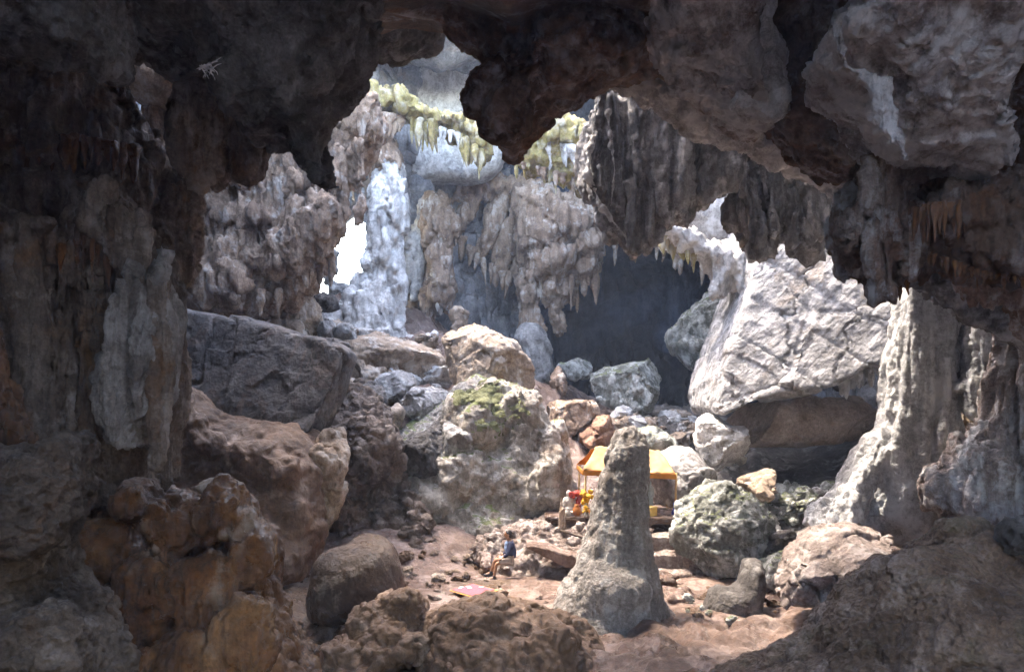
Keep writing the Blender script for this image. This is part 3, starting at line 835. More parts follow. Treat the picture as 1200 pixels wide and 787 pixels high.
# ================================================================== boulders behind, right of centre
for nm, pts, Y, tf, m, st, lab, gy, h in [
    ('boulder', [(690,440),(700,425),(725,410),(755,415),(785,428),(794,445),(788,462),(760,482),(735,486),(710,475),(695,462)], 37, 1.6, GREEN, 'boulder', 'round topped pale green boulder at the mouth of the dark recess', -1.5, .09),
    ('boulder', [(776,392),(800,368),(830,340),(856,322),(880,345),(880,380),(862,400),(850,425),(838,440),(815,440),(790,415)], 41, 2., GREEN, 'boulder', 'big dark grey green boulder leaning beside the white wall', -1., .11),
    ('boulder', [(650,425),(658,414),(692,418),(696,432),(686,445),(660,444)], 42, 1.2, GREEN, 'boulder', 'small flat topped boulder deep in front of the dark recess', -1., .1),
    ('boulder', [(638,480),(648,458),(672,452),(698,470),(702,490),(690,515),(668,530),(648,515)], 32.5, 1.3, PINK, 'boulder', 'brown wedge boulder squeezed against the right flank of the central boulder', -1.5, .08),
    ('boulder', [(676,505),(690,485),(712,480),(724,492),(720,515),(705,530),(684,525)], 31.5, 1., rock('orange_brown_rock', [(.16, .08, .05), (.32, .18, .12), (.46, .33, .26)], .2), 'boulder', 'orange brown rock directly behind the tent roof', -1., .075),
    ('boulder', [(640,455),(648,430),(655,420),(662,440),(672,452),(655,470)], 36, .8, PINK, 'boulder', 'narrow reddish spire rock under the dark recess', 0, .08),
    ('boulder', [(795,600),(812,580),(838,566),(866,568),(888,585),(900,605),(896,640),(880,672),(855,684),(828,682),(806,655),(794,625)], 22, 1.3, GREEN, 'lump', 'rough green white boulder beside the steps', -.6, .05),
    ('boulder', [(765,515),(792,512),(822,538),(845,560),(852,580),(842,600),(790,612),(762,606),(756,560)], 26.5, .9, GREY, 'slab', 'white sloping slab right of the orange tent', -1.8, .06),
    ('boulder', [(735,500),(760,492),(790,500),(800,520),(770,535),(735,525)], 29, .8, GREEN, 'boulder', 'crumbly grey rock above the tent roof', -1., .075),
    ('boulder', [(858,560),(880,548),(914,552),(910,572),(898,590),(884,588)], 25.2, .7, TAN, 'boulder', 'pinkish angular block between the green boulder and the overhang', -1., .06),
    ('boulder', [(922,712),(926,672),(938,640),(962,622),(1000,612),(1036,617),(1046,630),(1030,660),(1000,690),(960,715)], 15.5, 1., rock('pink_grey_stone', [(.16, .125, .11), (.29, .235, .215), (.42, .36, .34)], .1, (.5, .45, .43), .3, bump=.6), 'boulder', 'smooth pale pink boulder behind the big foreground mound', -1.2, .04),
    ('boulder', [(828,726),(829,700),(840,688),(860,686),(868,668),(874,656),(884,655),(891,664),(890,676),(893,690),(889,722),(870,732)], 17.5, .55, DARK, 'smooth', 'small dark rock shaped like a seated animal on the clay floor', 0, .035),
    ('boulder', [(884,640),(900,622),(925,618),(938,632),(930,650),(900,655)], 20.5, .6, DARK, 'boulder', 'low dark boulder right of the rough green white one', 0, .05),
    ('boulder', [(886,672),(900,655),(925,652),(936,665),(925,684),(895,688)], 19.8, .5, GREEN, 'lump', 'low pale green rock half hidden by the pink boulder', 0, .045)]:
    f = F(); f.poly(pts, Y, tf * 1.25, gy=gy)
    if st in ('boulder', 'slab'): f.chop(9, .5, .85, int(pts[0][0]))
    stone(nm, f, h * .85, st, m, lab, 'boulder', s=.75)

# ================================================================== white wall, right
f = F()
f.poly([(868,300),(874,265),(890,200),(930,150),(1000,120),(1090,120),(1090,330),(1064,368),(1050,402),(1044,440),(1010,428),(980,450),(940,462),(905,464),(874,474),(850,486),(836,490),(826,474),(828,452),(836,425),(855,372),(872,340)], 28.5, 1.2, 3.5, R=.5, n=5, gx=-.9, gy=-1.3)
o = stone('white_wall', f, .062, [('facet', .26, .2), ('crack', .4, .12), ('strata', .6, .16, (.62, .1, .78)), ('fbm', 1.0, .05), ('fbm', 2.5, .035), ('fbm', 7, .015)], rock('bedded_white_rock', [(.12, .12, .125), (.265, .268, .275), (.44, .44, .445), (.25, .215, .19)], .65, (.50, .50, .515), .25, bump=.45, bed=-.72), 'great white slanting rock face on the right, cut by diagonal cracks', 'rock face')
drips(o, [(985, 448), (1012, 430), (1044, 418)], 27.6, 12, 14, 34, 6, 'white')
f = F()
f.poly([(852,502),(878,476),(912,466),(960,458),(1000,448),(1024,470),(1036,490),(1026,512),(975,521),(905,524),(865,524)], 29, 1.4, 2.5, R=.9, n=3)
f.chop(6, .65, .92, 9)
stone('overhang_slab', f, .06, 'slab', rock('brown_slab', [(.17, .135, .115), (.32, .26, .225), (.47, .40, .36)], .15), 'flat brown slab tucked beneath the great white face', 'boulder', amp=.7)
f = F()
f.poly([(815,500),(832,470),(862,478),(880,510),(884,550),(850,566),(824,545)], 27, 1.2, 1.5).chop(10, .45, .8, 14)
stone('rock', f, .06, 'boulder', PALE, 'pale knuckled foot of the white face above the white slab', 'rock', s=.5)

# ================================================================== right pillar and flowstone
f = F()
f.poly([(1062,330),(1112,335),(1116,430),(1112,480),(1128,512),(1116,540),(1106,572),(1112,628),(1060,640),(1000,622),(945,622),(984,580),(1006,540),(1032,510),(1046,470),(1048,420),(1056,385)], 18, 1.2, 1.4)
for a, b, r1, r2 in [((1085,335),(1082,610),24,30),((1060,430),(1050,600),12,22),((1105,360),(1100,500),10,12),((1030,530),(990,618),12,22),((1055,385),(1046,480),8,8)]:
    f.pcap(a, b, 16.95, r1, r2)
o = stone('pillar', f, .042, [('fbm', .3, .18), ('flute', .8, .26), ('flute', 2.2, .1), ('fbm', 2.5, .04), ('pit', 5, .03), ('fbm', 8, .015)], WHITE, 'tall white flowstone pillar spreading into a skirt on the right', 'pillar', s=.8)
f = F()
f.poly([(1143,360),(1156,372),(1160,420),(1166,456),(1152,468),(1142,490),(1130,488),(1135,466),(1117,456),(1136,438),(1141,410)], 16.2, .35, .5)
stone('hanging_flowstone', f, .035, 'flow', WHITE, 'bird shaped white flowstone tongue hanging beside the white pillar', 'flowstone', s=.45)
f = F()
f.poly([(1108,330),(1160,340),(1200,380),(1210,520),(1130,560),(1105,520),(1108,430)], 19.5, .8, 1.5, R=.8, n=3)
stone('back_drapery', f, .06, 'flow', TAN, 'shadowed greenish tan rock curtain behind the bird shaped flowstone', 'drapery', s=.8)
f = F()
f.poly([(1205,370),(1184,425),(1172,480),(1150,502),(1122,530),(1106,560),(1100,592),(1116,622),(1200,640),(1290,640),(1290,370)], 14, 1., 1.5)
f.pcap((1195,400),(1185,610),13.4,16,24); f.pell(1140, 575, 13.4, 34, 40)
stone('flowstone_wall', f, .04, 'flow', rock('pink_white_flowstone', [(.20, .15, .13), (.40, .34, .32), (.62, .60, .60), (.26, .16, .12)], .5, (.72, .72, .73), .4, bump=.8), 'pinkish white flowstone wall at the right edge above the brown mound', 'flowstone', s=.75)
f = F(); f.pcap((1062,312),(1110,330),13.2,20,24); f.pcap((1110,330),(1215,402),13,24,20)
stone('pitted_log', f, .035, 'lump', CHAR, 'dark pitted rock bar slanting across the top of the white pillar', 'rock', s=.45)
print('mid', NV, time.time() - T0)

# ================================================================== hanging masses, upper right
f = F()
f.poly([(700,92),(722,80),(770,92),(830,110),(890,150),(884,180),(862,200),(838,218),(810,248),(780,258),(772,288),(752,300),(738,286),(714,262),(694,230),(684,200),(690,150)], 22, 1.1, 1.8, gx=.3)
for a, b, r1, r2 in [((705,110),(700,220),10,12),((720,110),(745,290),12,12),((745,120),(760,280),14,9),((770,120),(775,255),12,9),((800,130),(795,245),13,10),((830,140),(822,225),13,9),((855,150),(850,205),12,9)]:
    f.pcap(a, b, 20.85, r1, r2)
o = stone('hanging_curtain', f, .055, 'curtain', CHAR, 'largest dark grey hanging curtain, tapering to a blunt tip over the tent', 'drapery', amp=.85)
f = F()
for a, b in [((700,100),(696,150)),((696,150),(688,205)),((688,205),(706,245)),((706,245),(738,284)),((712,130),(720,200)),((720,200),(716,240))]:
    f.pcap(a, b, 20.75, rnd.uniform(1.4, 2.6), rnd.uniform(1.2, 2.2), k=.05)
stone('pale_vein', f, .045, [('fbm', 1.5, .12), ('lump', 3, .05)], PALE, parent=o)
f = F()
f.poly([(846,178),(880,172),(940,175),(985,205),(988,240),(962,272),(948,292),(934,272),(908,276),(897,306),(878,284),(860,262),(858,236),(868,212)], 22.5, .9, 1.5)
for a, b, r1, r2 in [((870,200),(893,296),10,7),((900,190),(905,268),9,9),((925,190),(940,280),10,7),((955,200),(958,262),11,9),((975,210),(968,250),9,8)]:
    f.pcap(a, b, 21.5, r1, r2)
stone('hanging_curtain', f, .055, 'curtain', CHAR, 'smaller dark curtain with twin points hanging in front of the white face', 'drapery', s=.8)

f = F()   # pale rim of the front roof
f.poly([(698,74),(730,68),(790,104),(850,130),(900,158),(950,180),(1005,206),(1012,232),(985,234),(940,212),(880,182),(830,160),(770,126),(712,96)], 16, .7, .7)
stone('rock_overhang', f, .045, 'ceiling', rock('pale_rim_rock', [(.24, .22, .215), (.45, .43, .425), (.64, .63, .63)], .2, (.72, .71, .71), .4, bump=.9), 'long pale rim of the roof slanting above the dark curtains', 'rock', s=.6)

f = F()   # brown front roof
f.poly([(508,-60),(516,0),(530,20),(555,40),(566,74),(576,108),(582,146),(590,166),(600,172),(614,162),(624,142),(645,116),(680,94),(712,78),(745,66),(790,70),(850,84),(850,-60)], 14, 1.4, 3, R=1.6, gy=1.2)
f.pell(585, 120, 13.3, 40, 50); f.pell(680, 60, 12.8, 70, 40); f.pell(612, 138, 13.4, 18, 24)
stone('brown_roof', f, .045, 'ceiling', NEARC, 'rusty brown roof bulge jutting down at the top centre', 'ceiling rock', s=.8)
f = F()   # pinkish lobe
f.poly([(765,-60),(775,12),(800,56),(832,92),(872,126),(905,140),(922,132),(912,104),(905,70),(900,0),(900,-60)], 10.5, .8, 2, gy=.8)
LOBE_L = stone('roof_lobe', f, .032, 'ceiling', LOBE, 'pinkish crusted roof lobe right of the rusty brown bulge', 'ceiling rock', s=.55)
f = F()   # shaded recess between lobes
f.poly([(880,-60),(890,60),(915,130),(960,178),(1005,205),(1050,180),(1040,140),(1000,60),(990,-60)], 11.8, .6, 2.2, R=.8, gy=.6)
stone('roof_recess', f, .04, 'ceiling', NEARC, 'dark red brown roof hollow between the two crusted lobes', 'ceiling rock', s=.55)
f = F()   # right grey lobe
f.poly([(1022,-60),(1020,10),(978,28),(984,78),(1026,106),(1042,150),(1062,186),(1098,192),(1130,202),(1142,228),(1164,216),(1174,180),(1166,120),(1176,60),(1190,-60)], 8.6, .8, 1.8, gy=.7)
LOBE_R = stone('roof_lobe', f, .028, 'ceiling', LOBE, 'grey crusted roof lobe with a curled rim at the upper right', 'ceiling rock', s=.5)
f = F()
for a, b, r1, r2 in [((1000,14),(980,30),8,8),((980,30),(990,76),7,8),((990,76),(1028,106),8,7),((1028,106),(1044,150),7,8),((1044,150),(1062,186),8,6)]:
    f.pcap(a, b, 7.95, r1, r2, k=.05)
RIM = rock('pale_crust', [(.30, .26, .25), (.52, .48, .47), (.70, .68, .68)], .2, (.74, .73, .73), .35, bump=.9, scale=1.5)
stone('crusted_rim', f, .026, [('fbm', 1.2, .1), ('ridge', 3, .06), ('fbm', 6, .03), ('pit', 9, .02)], RIM, parent=LOBE_R)
f = F()
for a, b, r1, r2 in [((898,-20),(903,40),8,10),((903,40),(906,80),10,9),((906,80),(916,128),9,6),((866,120),(910,138),6,6)]:
    f.pcap(a, b, 9.75, r1, r2, k=.05)
stone('crusted_rim', f, .03, [('fbm', 1.2, .12), ('ridge', 3, .06), ('fbm', 6, .03), ('pit', 9, .02)], RIM, parent=LOBE_L)
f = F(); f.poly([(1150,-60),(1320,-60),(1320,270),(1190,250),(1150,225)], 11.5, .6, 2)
stone('dark_roof', f, .05, 'ceiling', NEARC, 'black roof void at the right edge behind the grey crusted lobe', 'ceiling rock', s=.6)  # solid piece added to stand for the dark void and cover bright wall
f = F()   # curtain
f.poly([(1040,155),(1064,182),(1078,225),(1076,262),(1078,305),(1056,332),(1046,352),(1030,350),(1022,330),(1002,316),(984,288),(976,255),(1002,222),(1024,190)], 10.2, .6, .8)
for a, b, r1, r2 in [((1040,170),(990,280),8,10),((1045,170),(1015,320),8,10),((1050,175),(1038,345),8,9),((1058,185),(1062,320),8,10)]:
    f.pcap(a, b, 9.58, r1, r2, k=.04)
o = stone('striped_curtain', f, .028, 'flow', rock('striped_flowstone', [(.10, .055, .035), (.25, .18, .145), (.44, .39, .36), (.2, .09, .05)], .7, (.56, .55, .55), .25, bump=.9), 'striped pink and brown curtain hanging in front of the white face', 'drapery', s=.5)
drips(o, [(1022, 322), (1046, 340), (1070, 318)], 10, 5, 10, 24, 5, 'rust', dy=.15)
f = F()   # rust shelf right
f.poly([(1065,225),(1100,205),(1140,222),(1180,205),(1290,190),(1290,330),(1200,325),(1150,318),(1120,305),(1095,290),(1075,270)], 9.6, .6, 1.6)
o = stone('rust_shelf', f, .03, 'drape', NEARC, 'dark rusty roof shelf under the grey lobe at the right edge', 'ledge', s=.5)
drips(o, [(1070, 246), (1100, 240), (1132, 236)], 8.95, 16, 12, 46, 3.6, 'rust', dy=.15)
drips(o, [(1085, 295), (1150, 318), (1200, 326)], 9.4, 16, 6, 22, 3.5, 'rust', dy=.2)
f = F(); f.pcap((1090,300),(1150,330),11.5,12,18); f.pcap((1150,330),(1230,370),11.3,18,24)
stone('rust_bar', f, .03, 'flow', rock('rust_pink_stone', [(.14, .07, .045), (.32, .22, .18), (.52, .46, .43)], .4, (.6, .58, .57), .3), 'pinkish white rock bar below the rusty shelf at the right edge', 'rock', s=.4)

# ================================================================== near roof, upper left
f = F()
f.poly([(150,-60),(440,-60),(436,20),(428,60),(405,95),(378,135),(366,165),(378,205),(366,210),(350,184),(330,154),(300,156),(278,144),(255,108),(232,80),(215,60),(175,36),(150,14)], 10, 1.1, 2.5, R=1.4, gy=.9)
f.pell(290, 90, 9.2, 40, 60); f.pell(350, 80, 9.3, 40, 60); f.pell(232, 55, 9.3, 20, 30); f.pcap((335,150),(371,206),9.7,14,6)
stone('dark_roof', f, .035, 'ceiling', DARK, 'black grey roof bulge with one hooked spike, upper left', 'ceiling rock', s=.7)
f = F()
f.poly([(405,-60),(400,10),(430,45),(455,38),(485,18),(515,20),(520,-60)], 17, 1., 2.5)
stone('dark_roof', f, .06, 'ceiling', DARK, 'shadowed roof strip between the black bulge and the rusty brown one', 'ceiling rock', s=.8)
f = F()
f.poly([(222,110),(250,100),(275,130),(296,155),(302,180),(288,205),(274,192),(262,206),(246,216),(226,206),(211,182),(214,145)], 12, .5, 1.)
for a, b, r1, r2 in [((225,115),(218,190),8,6),((238,115),(240,212),8,5),((256,120),(262,200),8,5),((278,140),(288,200),8,5)]:
    f.pcap(a, b, 11.45, r1, r2, k=.04)
o = stone('fluted_drapery', f, .03, 'flow', COLM, 'brown fluted drapery hanging under the black roof bulge', 'drapery', s=.5)
f = F()
f.poly([(-60,-60),(110,-60),(106,10),(98,45),(85,57),(65,50),(45,30),(-60,30)], 7.5, .6, 1.5)
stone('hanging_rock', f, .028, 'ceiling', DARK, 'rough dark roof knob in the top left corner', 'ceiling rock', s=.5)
f = F()
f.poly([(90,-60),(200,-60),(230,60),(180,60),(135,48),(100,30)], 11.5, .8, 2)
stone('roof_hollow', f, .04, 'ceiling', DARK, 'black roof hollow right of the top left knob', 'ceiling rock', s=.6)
f = F()
f.poly([(118,50),(150,45),(182,62),(205,90),(220,120),(214,135),(190,128),(160,120),(140,95)], 20, .7, 2)
f.pell(205, 85, 19.4, 18, 14)
o = stone('pale_pocket', f, .055, 'smooth', TAN, 'pale yellowish roof pocket at the upper left, lit from below', 'ceiling rock', s=.6)
f = F()
f.poly([(168,118),(216,124),(214,180),(200,186),(180,180),(170,150)], 20.5, .6, 1)
o = stone('fringe', f, .055, 'flow', PINK, 'orange pink fringe of stalactites below the pale roof pocket', 'drapery', s=.5)
drips(o, [(172, 160), (214, 165)], 19.9, 10, 14, 30, 5, 'pink', dy=.3)
# roots
ROOT = plain('dry_root', (.50, .47, .46), .8)
bm = bmesh.new()
for i in range(16):
    a = np.array((232 + rnd.uniform(0, 16), 74 + rnd.uniform(0, 10)))
    pts = []
    dx, dy = rnd.uniform(-6, 9), rnd.uniform(2, 6)
    if i % 5 == 0: dx, dy = 10, -4
    for k in range(5):
        pts.append(P(a[0] + dx * k * .5 + rnd.uniform(-.8, .8), a[1] + dy * k * .6 + rnd.uniform(-.8, .8), 8.6 + rnd.uniform(-.05, .05)))
    tube(bm, pts, [.010, .009, .008, .006, .003], 5)
o = bm_obj('root_bundle', bm, ROOT, loc=P(240, 78, 8.6)); tag(o, 'bundle of pale dry roots dangling under the black roof bulge', 'roots')

# ================================================================== left column group
f = F()
f.poly([(-140,60),(40,66),(92,58),(112,40),(130,92),(165,150),(196,195),(212,250),(206,330),(120,330),(-140,340)], 14, 1.1, 2, gx=.5)
o = stone('upper_drapery', f, .045, 'drape', COLM, 'dark brown tiered drapery wall above the flowstone column on the left', 'drapery', s=.75)
drips(o, [(20, 170), (90, 160), (165, 175)], 13, 16, 22, 55, 7, 'rust', dy=.2)
f = F()
f.poly([(-120,240),(40,245),(66,282),(98,236),(116,206),(138,240),(172,268),(190,318),(204,335),(204,450),(194,520),(190,590),(-120,600)], 11.5, 1.0, 1.6, R=1.2, gx=.4)
for a, b, r1, r2 in [((45,280),(50,520),14,16),((20,300),(30,540),16,16),((62,260),(52,480),3.5,3.5),((72,280),(70,560),4,4),((85,290),(82,330),10,4),((96,270),(95,345),9,3.5),((108,240),(112,320),12,5),((122,250),(124,350),8,3.5),((136,260),(142,310),13,8),((100,330),(98,520),3.5,6),((168,280),(165,420),9,8),((185,330),(186,540),14,14),((150,290),(150,380),10,12),((118,220),(105,260),14,16),((125,380),(128,470),7,9)]:
    f.pcap(a, b, 10.3 + rnd.uniform(-.1, .1), r1, r2, k=.04)
for i in range(26):
    x = rnd.uniform(5, 190); t = rnd.uniform(250, 420)
    f.pcap((x, t), (x + rnd.uniform(-5, 5), t + rnd.uniform(60, 200)), 10.38 + rnd.uniform(-.12, .12), rnd.uniform(4, 11), rnd.uniform(3, 9), k=.04)
o = stone('flowstone_column', f, .03, [('fbm', .25, .18), ('flute', .9, .22), ('flute', 2.4, .16), ('flute', 6, .06), ('fbm', 4, .04), ('ridge', 7, .025)], COLM, 'massive dark flowstone column with long ribs on the left', 'column', s=.6)
drips(o, [(70, 290), (100, 280), (135, 300)], 10.3, 8, 18, 50, 5, 'rust', dy=.1)
f = F()
f.poly([(138,380),(152,330),(172,300),(196,340),(200,400),(196,440),(188,480),(176,515),(162,527),(148,512),(136,490),(130,460)], 10.45, .6, .6)
f.pcap((130,420),(134,490),9.95,6,9,k=.06); f.pcap((192,300),(187,470),10.25,4,10); f.pcap((166,300),(158,440),10.25,3,13,k=.1); f.pcap((182,310),(174,460),10.15,3,11,k=.06)
stone('hanging_lobe', f, .028, 'flow', rock('pale_lobe', [(.10, .08, .07), (.28, .24, .21), (.48, .43, .395)], .6, (.52, .48, .45), .25, bump=.9), parent=o, s=.4)['label'] = 'pale rounded lobe hanging from the column'
f = F()
for i, (y, r) in enumerate([(222,15),(236,19),(250,18),(264,22),(278,21),(292,23),(306,20),(320,15)]):
    f.pell(207 + math.sin(i * 1.7) * 4, y, 13, r, 9)
f.pcap((207,215),(205,330),13.2,12,12)
stone('ribbed_stack', f, .033, 'drape', COLM, 'stack of brown rounded rings like piled mushrooms right of the column', 'flowstone', s=.4)
f = F(); f.pell(53, 264, 10.2, 13, 8); f.pcap((53,266),(48,280),10.4,8,10)
stone('knob', f, .025, 'lump', COLM, 'small mushroom knob on the shoulder of the left column', 'flowstone', s=.3)
f = F(); f.pcap((-10,380),(4,470),8.2,10,16); f.pcap((4,470),(14,530),8.2,16,26)
stone('ochre_rib', f, .025, 'flow', RUST, 'smooth ochre brown rib at the left edge beside the column', 'flowstone', s=.4)

# ================================================================== foreground, left
f = F()
f.poly([(-140,520),(0,520),(40,523),(66,508),(86,516),(90,545),(86,590),(68,625),(58,650),(54,672),(62,692),(82,702),(106,746),(132,800),(150,860),(-140,860)], 6.8, .8, 1.2)
f.pell(70, 530, 6.6, 16, 20); f.pell(30, 590, 6.2, 40, 60); f.pell(50, 760, 6.1, 50, 50)
stone('near_rock', f, .02, 'lump', rock('near_rock', [(.05, .032, .022), (.125, .088, .064), (.235, .175, .138), (.13, .07, .038)], .1, (.30, .24, .20), .12, bump=1., scale=1.6, grain=.5), 'rough grey brown rock pillar at the lower left edge nearest the camera', 'rock', s=.4)
f = F()
f.poly([(60,640),(108,585),(130,568),(160,558),(190,572),(215,574),(240,565),(262,562),(286,574),(304,604),(320,636),(318,690),(334,735),(356,790),(360,850),(30,850),(45,720)], 12, 1.3, 1.6, gy=-.8)
for x, y, rx, rz in [(160,585,30,24),(205,610,26,36),(262,600,32,34),(300,650,20,40),(130,650,30,40),(180,690,34,40),(240,700,40,46),(120,740,40,40),(290,750,36,40),(215,770,50,34)]:
    f.pell(x, y, 10.75 - max(0, y - 640) / 130, rx, rz, ry=.5)
o = stone('flowstone_mound', f, .03, [('fbm', .5, .25), ('lump', .8, .13), ('flute', 1.4, .16), ('flute', 3.5, .06), ('fbm', 3, .03), ('pit', 5, .02)], RUST, 'wet rusty brown flowstone mound with rounded heads at the lower left', 'flowstone', s=.8)
f = F(); f.pell(258, 571, 11.1, 27, 10, ry=.32)
stone('pale_cap', f, .025, [('fbm', 2, .06), ('lump', 6, .02)], TAN, parent=o)['label'] = 'pale flat cap on the mound'

# ================================================================== floor boulders and foreground centre
f = F()
f.poly([(366,722),(368,680),(378,655),(396,640),(412,630),(438,627),(456,636),(468,660),(476,690),(474,722),(440,734),(395,735)], 17, 1.1, 1.2)
f.pell(388, 668, 16.6, 18, 26)
stone('domed_boulder', f, .035, [('fbm', .5, .12), ('scallop', 1.5, .04), ('fbm', 3, .02), ('fbm', 8, .008)], rock('wet_brown_dome', [(.035, .019, .011), (.075, .044, .028), (.13, .085, .06)], .1, (.3, .24, .2), .1, wet=.9, rough=.5), 'glossy brown domed boulder on the floor left of centre', 'boulder')
f = F()
f.poly([(480,1050),(490,800),(490,755),(496,722),(516,704),(560,696),(608,700),(655,712),(692,732),(712,762),(720,830),(740,1050)], 15.2, 2.6, 1.6, n=2.0)
f.pell(560, 730, 14.4, 44, 22, ry=.6); f.pell(640, 750, 14.2, 40, 26, ry=.6)
stone('foreground_rock', f, .032, [('fbm', .4, .25), ('lump', .6, .16), ('pit', 1.5, .1), ('fbm', 2, .05), ('pit', 3.5, .05), ('fbm', 7, .015)], BROWN, 'broad pitted brown rock at the bottom centre in front of the coloured mat', 'boulder')
f = F()
f.poly([(310,1050),(336,850),(352,800),(386,768),(404,742),(430,716),(456,699),(488,697),(500,712),(498,760),(500,850),(510,1050)], 15.4, 2.0, 1.4, n=2.0)
for x, y, r in [(470,708,22),(430,730,24),(445,765,28),(395,775,26),(480,760,24),(420,800,30)]:
    f.pell(x, y, 14.9 - max(0, y - 710) * .016, r, r * .8)
stone('foreground_rock', f, .032, 'lump', BROWN, 'lumpy wet brown rocks left of the broad pitted rock', 'boulder', s=.6)
f = F()
f.poly([(800,1150),(826,830),(846,796),(880,774),(920,742),(958,702),(994,664),(1016,650),(1060,645),(1098,636),(1118,612),(1150,614),(1182,630),(1205,612),(1300,604),(1420,640),(1420,1150)], 10.6, 4.2, 2., n=2.0)
f.pell(1130, 634, 10.4, 24, 20); f.pell(1192, 632, 10.4, 26, 22); f.pell(1095, 690, 9.6, 60, 40, ry=.8);
o = stone('foreground_mound', f, .03, [('fbm', .4, .25), ('lump', .6, .12), ('fbm', 1.6, .06), ('pit', 2.4, .07), ('ridge', 7, .03), ('fbm', 12, .012)], rock('mound_mud', [(.075, .042, .024), (.17, .105, .068), (.29, .205, .155), (.13, .105, .06)], .1, (.34, .27, .23), .15, bump=1., scale=1.5, wet=.2, grain=.7), 'huge brown mud covered mound filling the lower right corner', 'mound')
f = F(); f.poly([(1178,640),(1184,612),(1205,596),(1260,600),(1260,650),(1200,660)], 9.4, .4)
stone('rock', f, .025, 'lump', DARK, 'dark mottled rock at the right edge on top of the brown mound', 'rock', s=.4)

# stalagmite in the middle
prof = [(515,738,17),(520,738,19.5),(525,737,21.5),(540,734.5,23),(560,732.5,25.5),(580,731,27.5),(600,729.5,30),(620,727.5,33),(640,725.5,37.5),(660,723.5,42),(680,721.5,47),(700,719.5,52),(715,717.5,55),(728,716,58),(745,716,60)]
f = F()
for (y0, c0, r0), (y1, c1, r1) in zip(prof, prof[1:]):
    f.pcap((c0, y0 + r0 * .25), (c1, y1), 17.2, r0 * 1.1, r1 * 1.1, k=.15)
f.pell(720, 738, 16.9, 74, 12, ry=1.3); f.pcap((700,690),(672,722),17,22,26); f.pcap((750,690),(776,730),17.1,14,18); f.pell(725, 690, 16.4, 38, 26)
v, q = f.mesh(.035)
zmin = .0
v = relief(v, q, [('fbm', .45, .1), ('flute', 1.6, .07), ('pit', 1.6, .04), ('fbm', 3, .03), ('pit', 7, .015), ('fbm', 9, .01)], 1, 1, 4)
o = link_mesh('stalagmite', v, q, rock('stalagmite_stone', [(.19, .175, .165), (.35, .325, .31), (.48, .46, .45), (.30, .255, .225)], .5, (.60, .60, .60), .2, bump=.8, scale=1.6))
tag(o, 'tall grey stalagmite standing alone on the floor before the tent', 'stalagmite')

# ================================================================== rubble: individual rocks
RUB = []
for k in range(7):
    f = F(); f.ell((0, 0, 0), (rnd.uniform(.8, 1.1), rnd.uniform(.7, 1.1), rnd.uniform(.55, .9)), .1)
    v, q = f.mesh(.09)
    v = relief(v, q, [('facet', .85, .55), ('facet', 2.2, .16), ('fbm', 2.5, .06)], 1, 1, k * 3.1)
    me = {}
    for key, mt in (('tan', TAN), ('pale', PALE), ('green', GREEN), ('brown', BROWN), ('bank', BANK)):
        o = link_mesh('rubble_rock', v, q, mt, origin=np.zeros(3)); me[key] = o.data
        bpy.data.objects.remove(o)
    RUB.append(me)
def scatter(n, region, Yr, size, mats, label, group, seed, sink=.3):
    r = random.Random(seed); reg = np.array(region, float); done = 0; tries = 0
    while done < n and tries < n * 60:
        tries += 1
        px = r.uniform(reg[:, 0].min(), reg[:, 0].max()); Y = r.uniform(*Yr)
        x = (px - 600) / FPX * Y
        z = float(floor_z(x, Y)[0])
        py = HOR - (z - CAMZ) / Y * FPX
        if poly_dist(np.array([px]), np.array([py]), reg)[0] < 0: continue
        s = size[0] * (size[1] / size[0]) ** (r.random() ** 2.2)
        o = bpy.data.objects.new('rubble_rock', r.choice(RUB)[r.choice(mats)]); COL.objects.link(o)
        o.location = (x, Y, z + s * (.6 - sink)); o.scale = (s * r.uniform(.8, 1.3), s * r.uniform(.8, 1.2), s * r.uniform(.6, 1.))
        o.rotation_euler = (r.uniform(-.5, .5), r.uniform(-.5, .5), r.uniform(0, 6.3))
        tag(o, label, 'rock', group); done += 1
    print(group, done)
scatter(75, [(375,350),(420,380),(470,400),(520,410),(520,470),(450,480),(390,470),(370,400)], (29, 42), (.25, .95), ['tan', 'pale', 'tan'], 'one of the sunlit broken rocks strewn down the slope under the daylight opening', 'broken rocks on the sunlit slope', 5)
scatter(60, [(690,470),(740,455),(840,440),(850,520),(790,530),(700,530)], (27, 36), (.2, .7), ['tan', 'pale', 'tan'], 'one of the crumbly pale rocks heaped between the tent and the white face', 'crumbly rocks behind the tent', 6)
scatter(70, [(870,500),(1040,500),(1040,530),(1010,560),(900,545)], (24, 29), (.25, .8), ['brown', 'green', 'tan'], 'one of the dim rocks jammed in the shadow under the brown slab', 'rocks in the shadow under the slab', 12)
scatter(60, [(880,545),(950,520),(1010,540),(1000,590),(940,650),(890,640)], (20, 27), (.18, .55), ['green', 'pale', 'green'], 'one of the grey green rocks heaped in the dark hollow under the slab', 'rocks heaped under the overhang', 8)
scatter(26, [(300,640),(420,700),(400,787),(300,787)], (12.6, 17), (.1, .3), ['brown'], 'one of the wet brown stones along the dark gully', 'stones in the gully', 9)
